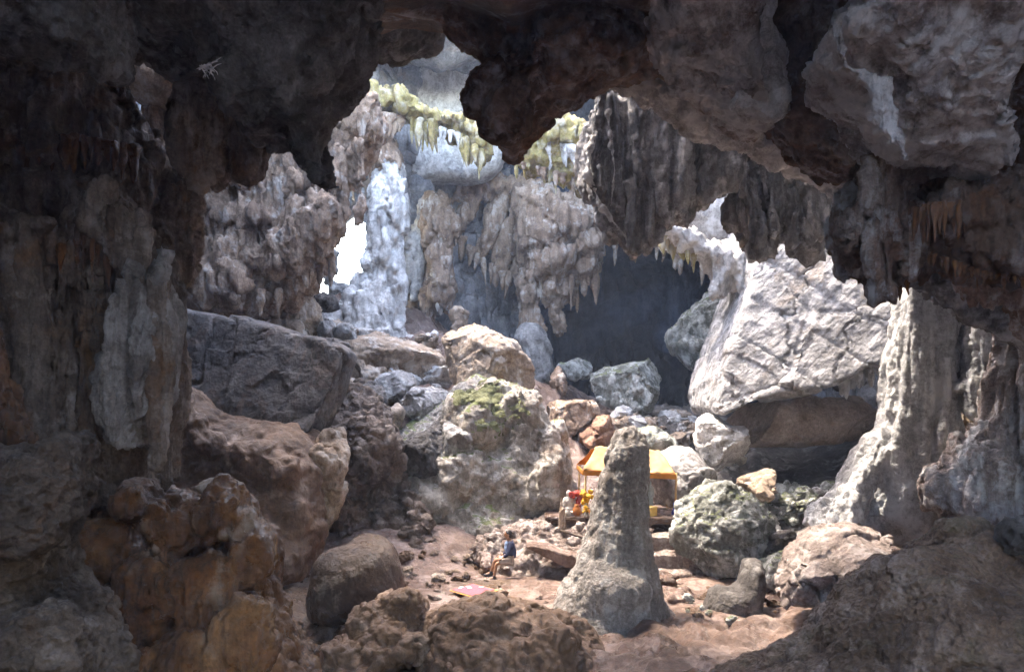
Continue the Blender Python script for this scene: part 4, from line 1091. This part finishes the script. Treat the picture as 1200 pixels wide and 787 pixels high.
for nm, n_, reg, Yr, sz, ms, lab, sd in [
    ('stones round the terrace', 45, [(480,655),(600,690),(690,700),(690,730),(560,720),(470,690)], (17, 23), (.05, .16), ['tan', 'bank'], 'one of the small stones littering the clay floor round the terrace', 31),
    ('stones by the boulders', 40, [(770,690),(930,680),(930,730),(780,740)], (16, 21), (.05, .18), ['tan', 'brown', 'green'], 'one of the small stones on the clay floor between the steps and the pink boulder', 32),
    ('debris under the cliff', 45, [(370,640),(440,640),(560,655),(560,680),(470,690),(440,720)], (17.5, 24), (.07, .28), ['brown', 'tan'], 'one of the broken stones lying at the foot of the dark central cliff', 33)]:
    scatter(n_, reg, Yr, sz, ms, lab, nm, sd)
print('front', NV, time.time() - T0)
# ================================================================== shrine terrace, steps, tent, offerings
def W(px, py, Y): return Vector(P(px, py, Y))
f = F()
f.poly([(556,645),(575,632),(600,622),(640,606),(655,602),(700,606),(760,608),(760,690),(690,694),(620,690),(585,688),(575,668)], 23.2, 1.0, 2.6, R=1.0, n=2.2, gy=-2.6)
o = stone('stone_terrace', f, .045, 'bank', BANK, 'sloping rubble stone terrace carrying the tent and offerings', 'terrace', amp=1.1)
TER = o
f = F()
f.poly([(612,638),(626,636),(690,654),(690,668),(668,664),(640,652)], 21.3, .3, .8, R=.1, n=8)
stone('ledge', f, .035, [('fbm', 1.5, .05), ('fbm', 5, .015)], FLOOR, parent=TER)
# top slab of the terrace
bm = bmesh.new()
box_mesh(bm, (3.6, 25.2, 1.42), (5.0, 3.6, .22), bevel=.06)
bmesh.ops.subdivide_edges(bm, edges=bm.edges[:], cuts=5, use_grid_fill=True)
for vv in bm.verts: vv.co += Vector((rnd.uniform(-1, 1), rnd.uniform(-1, 1), rnd.uniform(-1, 1))) * .025
bm_obj('paved_top', bm, FLOOR, TER, (3.6, 25.2, 1.3))
for i, (yy, zz, x0, x1) in enumerate([(22.9, 1.06, 4.05, 5.4), (22.2, .62, 4.0, 5.3), (21.5, .22, 3.9, 5.3)]):
    f = F()
    cx = (x0 + x1) / 2
    def bx(xs, ys, zs, c=(cx, yy, zz - .35), hs=((x1 - x0) / 2, .42, .38)):
        X = np.abs(xs[:, None, None] - c[0]) - hs[0] + .08; Yq = np.abs(ys[None, :, None] - c[1]) - hs[1] + .08; Z = np.abs(zs[None, None, :] - c[2]) - hs[2] + .08
        return np.sqrt(np.maximum(X, 0) ** 2 + np.maximum(Yq, 0) ** 2 + np.maximum(Z, 0) ** 2) + np.minimum(np.maximum(np.maximum(X, Yq), Z), 0) - .08
    f.pr.append((np.array((x0, yy - .42, zz - .75)), np.array((x1, yy + .42, zz + .05)), bx, .05))
    stone('step', f, .03, [('fbm', 1.2, .07), ('fbm', 4, .025)], BANK, parent=TER)
f = F(); f.poly([(800,610),(812,622),(822,650),(826,680),(806,690),(798,660),(796,630)], 21.8, .35)
stone('cheek_stone', f, .035, 'boulder', BANK, parent=TER, s=.35)
# low rounded clay rocks by the steps
for x, y, Yy, rx, rz, lab in [(770,678,20.2,26,9,'low clay hump at the foot of the steps'),(795,700,18.8,22,8,'flat clay rock between the stalagmite and the seated animal shaped rock'),(573,660,22.3,9,12,'rounded tan stone at the left end of the terrace')]:
    f = F(); f.pell(x, y, Yy, rx, rz, ry=.5)
    stone('floor_rock', f, .035, 'mud', FLOOR, lab, 'rock', s=.4)

# ---- tent
ORANGE = plain('orange_canvas', (.50, .21, .035), .8, .35, 2.5, .1, trans=.35)
CREAM = plain('cream_canvas', (.50, .32, .15), .8, .3, 2.5, .1, trans=.3)
BAMBOO = plain('bamboo', (.45, .29, .13), .6, .2, 6)
tp = Vector((3.7, 24.9, 1.5))
tent = empty('tent', tp, 'open sided orange tent canopy on thin poles behind the tall stalagmite', 'tent')
x0, x1, y0, y1, ze, zr = 2.34, 5.62, 23.9, 26.2, 3.02, 3.72
yr = (y0 + y1) / 2
def cloth(name, cor, nu, nv, mat, sag, rip, thick=.012, two=None):
    a, b, c, d = [np.array(k, float) for k in cor]
    u, w = np.meshgrid(np.linspace(0, 1, nu), np.linspace(0, 1, nv), indexing='ij')
    u = u.ravel(); w = w.ravel()
    v = ((1 - u) * (1 - w))[:, None] * a + (u * (1 - w))[:, None] * b + (u * w)[:, None] * c + ((1 - u) * w)[:, None] * d
    n = np.cross(b - a, d - a); n /= np.linalg.norm(n)
    bulge = -sag * 16 * u * (1 - u) * w * (1 - w) + rip * fbm(np.c_[u * 5 + v[:, 0], w * 2.2, u * 0 + v[:, 1]], 3) + rip * .8 * np.abs(perlin(np.c_[(u + w * .5) * 7, w * 1.2, u * 0 + 3]))
    v = v + n * bulge[:, None]
    i = np.arange(nu * nv).reshape(nu, nv)
    q = np.stack([i[:-1, :-1], i[1:, :-1], i[1:, 1:], i[:-1, 1:]], -1).reshape(-1, 4)
    ob = link_mesh(name, v, q, mat, parent=tent, origin=a)
    s = ob.modifiers.new('thick', 'SOLIDIFY'); s.thickness = thick
    return ob
cloth('front_roof', [(x0, y0, ze), (x1 - .25, y0 - .1, ze - .12), (x1 - .55, yr, zr - .1), (x0 + .55, yr, zr)], 36, 16, CREAM, .09, .09)
cloth('rear_roof', [(x1, y1, ze + .05), (x0, y1, ze), (x0 + .55, yr, zr - .008), (x1 - .55, yr, zr - .108)], 30, 14, ORANGE, .07, .09)
cloth('front_valance', [(x0, y0 - .012, ze - .17), (x1 - .25, y0 - .112, ze - .30), (x1 - .25, y0 - .105, ze - .115), (x0, y0 - .005, ze + .005)], 44, 5, ORANGE, .0, .025)
cloth('side_flap', [(x0 - .012, y1, ze - .15), (x0 - .012, y0, ze - .17), (x0 - .004, y0, ze), (x0 - .004, y1, ze)], 24, 5, ORANGE, 0, .02)
cloth('side_flap', [(x1 - .26, y0 - .1, ze - .30), (x1 + .02, y1, ze - .2), (x1 + .01, y1, ze + .05), (x1 - .24, y0 - .1, ze - .12)], 24, 5, ORANGE, 0, .03)
for (px_, py_, dz) in [(x0 + .06, y0 + .06, 0), (x1 - .22, y0 + .1, -.1), (x0 + .06, y1 - .06, 0), (x1 - .04, y1 - .06, 0)]:
    bm = bmesh.new(); tube(bm, [(px_, py_, 1.46), (px_ + .015, py_, 2.2), (px_ + .04, py_, ze + dz)], .035, 8)
    bm_obj('pole', bm, BAMBOO, tent, (px_, py_, 1.46))
bm = bmesh.new(); tube(bm, [(x0 + .5, yr, zr - .05), (x1 - .5, yr, zr - .16)], .03, 8)
bm_obj('ridge_pole', bm, BAMBOO, tent, (x0 + .5, yr, zr - .05))

# ---- offerings
YEL = plain('marigold', (.55, .30, .015), .75, .45, 30)
RED = plain('red_cloth', (.30, .03, .02), .8, .4)
WHT = plain('white_ceramic', (.42, .40, .37), .6, .3)
BLUE = plain('blue_plastic', (.02, .06, .38), .4)
TEAL = plain('grey_green_figure', (.30, .36, .38), .6)
WOOD = plain('yellow_wood', (.50, .32, .08), .6, .2)
TOPZ = 1.545
def lathe(name, prof, mat, loc, parent=None, seg=14):
    bm = bmesh.new(); rings = []
    for r, z in prof:
        rings.append([bm.verts.new((loc[0] + r * math.cos(t), loc[1] + r * math.sin(t), loc[2] + z)) for t in [2 * math.pi * k / seg for k in range(seg)]])
    for a, b in zip(rings, rings[1:]):
        for k in range(seg): bm.faces.new((a[k], a[(k + 1) % seg], b[(k + 1) % seg], b[k]))
    bm.faces.new(rings[0][::-1]); bm.faces.new(rings[-1])
    return bm_obj(name, bm, mat, parent, loc)
VASE = [(.05, 0), (.075, .02), (.10, .12), (.085, .22), (.05, .28), (.06, .32)]
def flowers(loc, label, s=1.0):
    e = empty('flower_vase', loc, label, 'vase')
    lathe('vase', [(r * s, z * s) for r, z in VASE], WHT, loc, e)
    r = random.Random(int(loc[0] * 100))
    f = F()
    for i in range(22):
        a, b = r.uniform(0, 6.3), r.uniform(0, 1)
        f.ell((loc[0] + math.cos(a) * .17 * s * b, loc[1] + math.sin(a) * .15 * s * b, loc[2] + (.42 + r.uniform(-.12, .2)) * s), (.06 * s,) * 3, .01)
    v, q = f.mesh(.022)
    v = relief(v, q, [('lump', 14, .03)])
    link_mesh('blossoms', v, q, YEL, e, np.array((loc[0], loc[1], loc[2] + .3 * s)))
    return e
flowers(Vector((2.42, 23.9, TOPZ)), 'large bunch of yellow flowers in a vase on the terrace left of the stalagmite', 1.25)
flowers(Vector((2.38, 23.55, TOPZ - .05)), 'small yellow posy below the large yellow bunch', .6)
flowers(Vector((4.25, 24.1, TOPZ)), 'orange yellow flowers peeking out right of the stalagmite', .85)
o = lathe('bowl', [(.06, 0), (.10, .02), (.17, .10), (.18, .12)], WHT, Vector((1.95, 23.85, TOPZ))); tag(o, 'white offering bowl left of the yellow flowers', 'bowl')
CER = plain('brown_urn', (.34, .12, .03), .4)
for i, (x, y, s, m, lab) in enumerate([(2.12, 23.7, 1.2, CER, 'brown glazed urn just left of the large yellow bunch'), (2.62, 23.65, 1.1, CER, 'brown urn close to the stalagmite edge'), (1.82, 23.6, .9, WHT, 'white jar at the left end of the offerings')]):
    o = lathe('urn', [(r * s * 1.15, z * s) for r, z in VASE], m, Vector((x, y, TOPZ - .02))); tag(o, lab, 'urn')
# white seated figurine
f = F(); L0 = np.array((1.9, 24.3, TOPZ))
f.ell(L0 + (0, 0, .12), (.22, .18, .13), .05); f.ell(L0 + (0, 0, .36), (.15, .12, .22), .05); f.ell(L0 + (0, 0, .66), (.085, .085, .11), .03); f.cap(L0 + (-.14, 0, .48), L0 + (-.2, -.1, .2), .05, .045, .03); f.cap(L0 + (.14, 0, .48), L0 + (.2, -.1, .2), .05, .045, .03)
stone('figurine', f, .02, [('fbm', 6, .01)], WHT, 'white seated figurine with folded arms behind the offering bowl', 'figurine')
f = F(); f.ell((2.15, 24.2, TOPZ + .66), (.26, .12, .09), .05); f.ell((2.02, 24.15, TOPZ + .58), (.1, .1, .08), .05); f.ell((2.3, 24.2, TOPZ + .5), (.12, .1, .12), .05); f.cap((2.2, 24.2, TOPZ + .02), (2.2, 24.2, TOPZ + .6), .12, .05, .03)
stone('cloth_bundle', f, .02, [('lump', 6, .05)], RED, 'red cloth bundle propped behind the white figurine', 'cloth')
for k, (x, y, h, lab) in enumerate([(4.62, 25.6, 1.0, 'left of two slim grey statues under the right end of the tent'), (4.86, 25.6, .95, 'right of two slim grey statues under the right end of the tent')]):
    f = F(); q0 = np.array((x, y, TOPZ))
    f.cap(q0 + (0, 0, .05), q0 + (0, 0, h * .55), .13, .10, .04); f.ell(q0 + (0, 0, h * .68), (.13, .09, .17), .05); f.ell(q0 + (0, 0, h * .92), (.07, .07, .09), .03)
    f.cap(q0 + (-.12, 0, h * .75), q0 + (-.13, -.06, h * .42), .04, .03, .02); f.cap(q0 + (.12, 0, h * .75), q0 + (.13, -.06, h * .42), .04, .03, .02)
    stone('statue', f, .022, [('flute', 8, .02), ('fbm', 8, .006)], TEAL, lab, 'statue')
# wooden box and low bench at right, blue bag
def boxthing(name, c, size, mat, label, cat, rz=0.):
    bm = bmesh.new(); box_mesh(bm, c, size, Matrix.Rotation(rz, 3, 'Z').to_quaternion(), .012)
    o = bm_obj(name, bm, mat, loc=(c[0], c[1], c[2] - size[2] / 2), smooth=False); return tag(o, label, cat)
e = empty('donation_box', (4.38, 23.7, TOPZ), 'yellow wooden box with slotted lid right of the stalagmite', 'box')
bm = bmesh.new(); box_mesh(bm, (4.38, 23.7, TOPZ + .13), (.62, .36, .26), Matrix.Rotation(.35, 3, 'Z').to_quaternion(), .012); bm_obj('case', bm, WOOD, e, (4.38, 23.7, TOPZ), False)
bm = bmesh.new(); box_mesh(bm, (4.38, 23.7, TOPZ + .285), (.66, .40, .04), Matrix.Rotation(.35, 3, 'Z').to_quaternion(), .01); bm_obj('lid', bm, plain('worn_wood', (.55, .40, .16), .6), e, (4.38, 23.7, TOPZ + .26), False)
f = F(); f.cap((5.42, 24.05, TOPZ + .05), (5.42, 24.05, TOPZ + .36), .13, .06, .03); f.ell((5.47, 24.0, TOPZ + .08), (.15, .12, .1), .04)
stone('blue_bag', f, .02, [('lump', 6, .04)], BLUE, 'bright blue plastic bag at the foot of the right tent pole', 'bag')
# bamboo stick leaning, incense sticks, pointed post
bm = bmesh.new(); tube(bm, [W(686, 598, 23.7), W(700, 588, 23.8), W(722, 573, 23.9)], [.02, .018, .015], 6)
o = bm_obj('stick', bm, BAMBOO, loc=W(686, 598, 23.7)); tag(o, 'thin pale stick leaning from the offerings toward the stalagmite', 'stick')
e = empty('incense_pot', (2.45, 24.35, TOPZ), 'little pot with upright incense sticks behind the yellow flowers', 'incense pot')
lathe('pot', [(.07, 0), (.1, .05), (.1, .16), (.09, .17)], CER, Vector((2.45, 24.35, TOPZ)), e)
for i in range(7):
    a = rnd.uniform(-.12, .12); b = rnd.uniform(-.1, .1)
    bm = bmesh.new(); tube(bm, [(2.45 + a * .3, 24.35 + b * .3, TOPZ + .12), (2.45 + a, 24.35 + b, TOPZ + .75)], .007, 5); bm_obj('incense_stick', bm, BAMBOO, e, (2.45, 24.35, TOPZ + .12))
f = F(); f.pcap((658, 618), (658, 582), 23.0, 4.2, 1.0, k=.02); f.pcap((661, 616), (660, 596), 22.95, 3, 2, k=.02)
stone('pointed_stone', f, .025, [('fbm', 3, .03)], PINK, 'thin pointed stone post standing at the front corner of the terrace', 'stone post')
# threshold board along the altar front
bm = bmesh.new(); tube(bm, [W(657, 621, 22.9), W(690, 632, 22.7)], .04, 6)
o = bm_obj('plank', bm, plain('dark_plank', (.10, .07, .05), .7), loc=W(657, 621, 22.9)); tag(o, 'dark plank edging the terrace in front of the offerings', 'plank')

# ---- printed mat on the floor
mat_loc = Vector((-1.12, 19.5, .0))
z0 = 0.16
def matmesh(name, pts, z, m, parent):
    bm = bmesh.new()
    vs = [bm.verts.new((p[0], p[1], z)) for p in pts]
    fc = bm.faces.new(vs)
    r = bmesh.ops.extrude_face_region(bm, geom=[fc]); bmesh.ops.translate(bm, verts=[g for g in r['geom'] if isinstance(g, bmesh.types.BMVert)], vec=(0, 0, .012))
    return bm_obj(name, bm, m, parent, (mat_loc.x, mat_loc.y, z), False)
e = empty('floor_mat', (mat_loc.x, mat_loc.y, z0), 'pink diamond shaped mat with yellow border lying on the clay floor', 'mat')
dia = lambda s: [(mat_loc.x + s * .05, mat_loc.y + s * .75), (mat_loc.x - s * .62, mat_loc.y - s * .1), (mat_loc.x + s * .1, mat_loc.y - s * .85), (mat_loc.x + s * .85, mat_loc.y - s * .05)]
matmesh('border', dia(.9), z0, plain('yellow_vinyl', (.58, .27, .06), .6, .3), e)
matmesh('field', dia(.80), z0 + .0145, plain('pink_vinyl', (.50, .07, .10), .6, .3), e)
for i in range(6):
    a, b = rnd.uniform(-.3, .3), rnd.uniform(-.2, .4)
    pts = [(mat_loc.x + a + .07 * rnd.uniform(.5, 1.2) * math.cos(t), mat_loc.y + b + .05 * rnd.uniform(.5, 1.2) * math.sin(t)) for t in np.arange(0, 6.2, .8)]
    matmesh('white_motif', pts, z0 + .029, plain('white_vinyl', (.8, .75, .72), .5), e)
# puddle
PUD = bpy.data.materials.new('muddy_water'); PUD.use_nodes = True
b_ = PUD.node_tree.nodes['Principled BSDF']; b_.inputs['Base Color'].default_value = (.17, .10, .06, 1); b_.inputs['Roughness'].default_value = .06

# ================================================================== person
SKIN = plain('skin', (.33, .17, .10), .55, .08)
NAVY = plain('navy_cloth', (.015, .022, .06), .85)
SHIRT = plain('light_blue_cloth', (.22, .33, .55), .85)
SHORT = plain('beige_cloth', (.33, .28, .25), .85)
SHOE = plain('dark_shoe', (.02, .022, .03), .6)
HAIR = plain('black_hair', (.012, .010, .009), .6)
def skinned(name, verts, edges, rad, mat, parent, sub=2, root=0):
    me = bpy.data.meshes.new(name); me.from_pydata([tuple(v) for v in verts], edges, []); me.update()
    o = bpy.data.objects.new(name, me); COL.objects.link(o)
    sk = o.modifiers.new('skin', 'SKIN'); sk.use_smooth_shade = True
    for i, r in enumerate(rad):
        r = r if hasattr(r, '__len__') else (r, r)
        me.skin_vertices[0].data[i].radius = r
        me.skin_vertices[0].data[i].use_root = (i == root)
    ss = o.modifiers.new('sub', 'SUBSURF'); ss.levels = sub; ss.render_levels = sub
    dg = bpy.context.evaluated_depsgraph_get()
    m2 = bpy.data.meshes.new_from_object(o.evaluated_get(dg))
    bpy.data.objects.remove(o)
    for p in m2.polygons: p.use_smooth = True
    m2.materials.clear(); m2.materials.append(mat); m2.name = name
    o = bpy.data.objects.new(name, m2); COL.objects.link(o)
    if parent is not None: o.parent = parent
    return o
# pose: leaning against the terrace, body facing left (-x), one foot stretched down; local coordinates, pelvis height .55
PB = Vector((-.33, 21.3, .02))
pe = empty('person', PB, 'person in navy jacket and shorts perched on the terrace edge, facing left', 'person')
V = {'pel': (.28, 0, .60), 'sp': (.33, 0, .80), 'ch': (.31, 0, 1.0), 'nk': (.27, 0, 1.16), 'hd': (.235, 0, 1.22),
     'hL': (.26, -.10, .57), 'kL': (-.12, -.14, .50), 'aL': (-.20, -.15, .09), 'tL': (-.36, -.16, .05),
     'hR': (.26, .10, .57), 'kR': (-.16, .12, .56), 'aR': (-.30, .13, .17), 'tR': (-.46, .13, .12),
     'sL': (.30, -.17, 1.08), 'eL': (.24, -.24, .82), 'wL': (.04, -.18, .66), 'sR': (.30, .17, 1.08), 'eR': (.22, .24, .82), 'wR': (.0, .16, .68)}
K = list(V); ix = {k: i for i, k in enumerate(K)}
E = [('pel','sp'),('sp','ch'),('ch','nk'),('nk','hd'),('pel','hL'),('hL','kL'),('kL','aL'),('aL','tL'),('pel','hR'),('hR','kR'),('kR','aR'),('aR','tR'),('ch','sL'),('sL','eL'),('eL','wL'),('ch','sR'),('sR','eR'),('eR','wR')]
RR = {'pel': (.13,.15), 'sp': (.11,.14), 'ch': (.12,.15), 'nk': .055, 'hd': .055, 'hL': .095, 'kL': .062, 'aL': .038, 'tL': .035, 'hR': .095, 'kR': .062, 'aR': .038, 'tR': .035, 'sL': .062, 'eL': .046, 'wL': .03, 'sR': .062, 'eR': .046, 'wR': .03}
body = skinned('body', [V[k] for k in K], [(ix[a], ix[b]) for a, b in E], [RR[k] for k in K], SKIN, pe)
# head with face, joined to the body mesh
f = F(); H0 = np.array((.215, 0, 1.33))
f.ell(H0, (.098, .078, .118), .03); f.ell(H0 + (-.03, 0, -.06), (.062, .055, .065), .03); f.cap(H0 + (.02, 0, -.2), H0 + (.01, 0, -.06), .05, .05, .03)
f.cap(H0 + (-.095, 0, .02), H0 + (-.118, 0, -.025), .010, .016, .012); f.ell(H0 + (-.088, 0, -.062), (.012, .026, .008), .006)
for sgn in (-1, 1):
    f.ell(H0 + (.005, sgn * .078, -.005), (.02, .01, .032), .01); f.ell(H0 + (-.082, sgn * .03, .02), (.012, .016, .01), .008)
v, q = f.mesh(.011)
hm = link_mesh('head', v, q, SKIN, origin=np.zeros(3))
hm.parent = pe
def hand(w, d, side):
    """palm, four curled fingers and a thumb from wrist w along d"""
    w = Vector(w); d = Vector(d).normalized(); up = Vector((0, 0, 1)); sd = d.cross(up).normalized() * side; dn = sd.cross(d).normalized()
    if dn.z > 0: dn = -dn
    f = F()
    c = w + d * .045
    f.ell(np.array(c), (.046, .04, .02), .01)
    for i, (off, L) in enumerate(((-.03, .062), (-.01, .072), (.01, .068), (.03, .052))):
        b = c + d * .035 + sd * off
        m_ = b + d * L * .5 + dn * .006; t = m_ + d * L * .32 + dn * .03
        f.cap(np.array(b), np.array(m_), .0095, .009, .004); f.cap(np.array(m_), np.array(t), .009, .0075, .004)
    b = w + d * .02 + sd * -.036; m_ = b + d * .03 + sd * -.022; t = m_ + d * .03 + dn * .008
    f.cap(np.array(b), np.array(m_), .012, .010, .006); f.cap(np.array(m_), np.array(t), .010, .008, .004)
    v, q = f.mesh(.006)
    return link_mesh('hand', v, q, SKIN, origin=np.zeros(3))
h1 = hand(V['wL'], (-1, .15, -.35), 1); h2 = hand(V['wR'], (-1, -.15, -.35), -1)
for h in (h1, h2): h.parent = pe
# one continuous body mesh
with bpy.context.temp_override(active_object=body, selected_objects=[body, hm, h1, h2], selected_editable_objects=[body, hm, h1, h2]):
    bpy.ops.object.join()
J = {'pel': V['pel'], 'sp': V['sp'], 'ch': V['ch'], 'nk': (.28, 0, 1.14), 'sL': V['sL'], 'eL': V['eL'], 'wL': (.08, -.19, .69), 'sR': V['sR'], 'eR': V['eR'], 'wR': (.05, .175, .70)}
k2 = list(J); i2 = {k: i for i, k in enumerate(k2)}
skinned('jacket', [J[k] for k in k2], [(i2[a], i2[b]) for a, b in [('pel','sp'),('sp','ch'),('ch','nk'),('ch','sL'),('sL','eL'),('eL','wL'),('ch','sR'),('sR','eR'),('eR','wR')]],
        [(.155,.17),(.145,.165),(.15,.17),.075,.083,.064,.05,.083,.064,.05], NAVY, pe)
S = [(.26, -.10, .58), (.03, -.13, .545), (-.05, -.135, .53), (.26, .10, .58), (.0, .12, .58), (-.08, .12, .575), (.29, 0, .60)]
skinned('shorts', S, [(6, 0), (0, 1), (1, 2), (6, 3), (3, 4), (4, 5)], [.12, .10, .095, .12, .10, .095, (.15, .16)], SHORT, pe, root=6)
f = F(); f.ell((.20, -.0, .92), (.10, .11, .15), .05); f.ell((.185, 0, 1.06), (.07, .09, .08), .04)
v, q = f.mesh(.02); o = link_mesh('shirt', v, q, SHIRT, origin=np.zeros(3)); o.parent = pe
f = F(); f.ell(H0 + (.018, 0, .035), (.102, .088, .105), .02); f.ell(H0 + (.05, 0, -.03), (.06, .078, .08), .02)
v, q = f.mesh(.012); v = v[:]; v = relief(v, q, [('lump', 18, .012)]); o = link_mesh('hair', v, q, HAIR, origin=np.zeros(3)); o.parent = pe
for a, t in (('aL', 'tL'), ('aR', 'tR')):
    A, T = np.array(V[a]), np.array(V[t])
    f = F(); f.cap(A + (.04, 0, -.045), T + (0, 0, -.015), .05, .042, .03); f.cap(A + (.01, 0, .03), A + (.01, 0, -.03), .048, .05, .03)
    v, q = f.mesh(.014); o = link_mesh('shoe', v, q, SHOE, origin=np.zeros(3)); o.parent = pe
# ================================================================== light, camera, colour
w = bpy.data.worlds.new('World'); scene.world = w; w.use_nodes = True
nt = w.node_tree; bg = nt.nodes['Background']
sky = nt.nodes.new('ShaderNodeTexSky'); sky.sky_type = 'NISHITA'; sky.sun_disc = False
el = math.asin(SUN.z); az = math.atan2(SUN.x, SUN.y)
sky.sun_elevation = el; sky.sun_rotation = az
sky.air_density = 1.0; sky.dust_density = 1.5
nt.links.new(sky.outputs[0], bg.inputs[0]); bg.inputs[1].default_value = SKY
sd = bpy.data.lights.new('sun', 'SUN'); sd.energy = SUNE; sd.angle = math.radians(SUNA); sd.color = (1., .97, .94)
so = bpy.data.objects.new('sun', sd); COL.objects.link(so)
so.rotation_euler = SUN.to_track_quat('Z', 'Y').to_euler(); so.location = SUN * 80 + Vector((0, 25, 0))

if HAZE > 0:
    bm = bmesh.new(); box_mesh(bm, (1, 31, 15), (76, 98, 42))
    hm_ = bpy.data.materials.new('haze_air'); hm_.use_nodes = True; nt = hm_.node_tree
    nt.nodes.remove(nt.nodes['Principled BSDF'])
    pv = nt.nodes.new('ShaderNodeVolumePrincipled'); pv.inputs['Color'].default_value = (.58, .74, 1., 1); pv.inputs['Density'].default_value = HAZE
    nt.links.new(pv.outputs[0], nt.nodes['Material Output'].inputs['Volume'])
    hz = bm_obj('haze', bm, hm_, loc=(1, 31, -6), smooth=False)
    tag(hz, 'thin bluish haze filling the cave air', None, None, 'stuff')

cam = bpy.data.cameras.new('camera'); co = bpy.data.objects.new('camera', cam); COL.objects.link(co)
co.location = (0, 0, CAMZ); co.rotation_euler = (math.radians(90), 0, 0)
cam.sensor_width = 36; cam.lens = FPX / 1200 * 36
cam.shift_y = (HOR - 393.5) / 1200
cam.clip_start = .05; cam.clip_end = 2000
scene.camera = co
vs = scene.view_settings
vs.view_transform = 'Standard'; vs.look = 'None'; vs.exposure = EXPO; vs.gamma = 1; vs.use_white_balance = True; vs.white_balance_temperature = 8000; vs.white_balance_tint = 12; vs.use_curve_mapping = False
cy = scene.cycles
cy.use_denoising = True
try: cy.denoiser = 'OPENIMAGEDENOISE'
except Exception: pass
cy.max_bounces = 8; cy.diffuse_bounces = 5; cy.glossy_bounces = 2; cy.transmission_bounces = 4; cy.volume_bounces = 1
cy.sample_clamp_indirect = 12
try:
    scene.view_layers[0].cycles.denoising_store_passes = False
    cy.denoising_input_passes = 'RGB_ALBEDO_NORMAL'; cy.denoising_prefilter = 'ACCURATE'
except Exception: pass
cy.use_adaptive_sampling = True; cy.adaptive_threshold = .008
print('done', NV, len(bpy.data.objects), time.time() - T0)
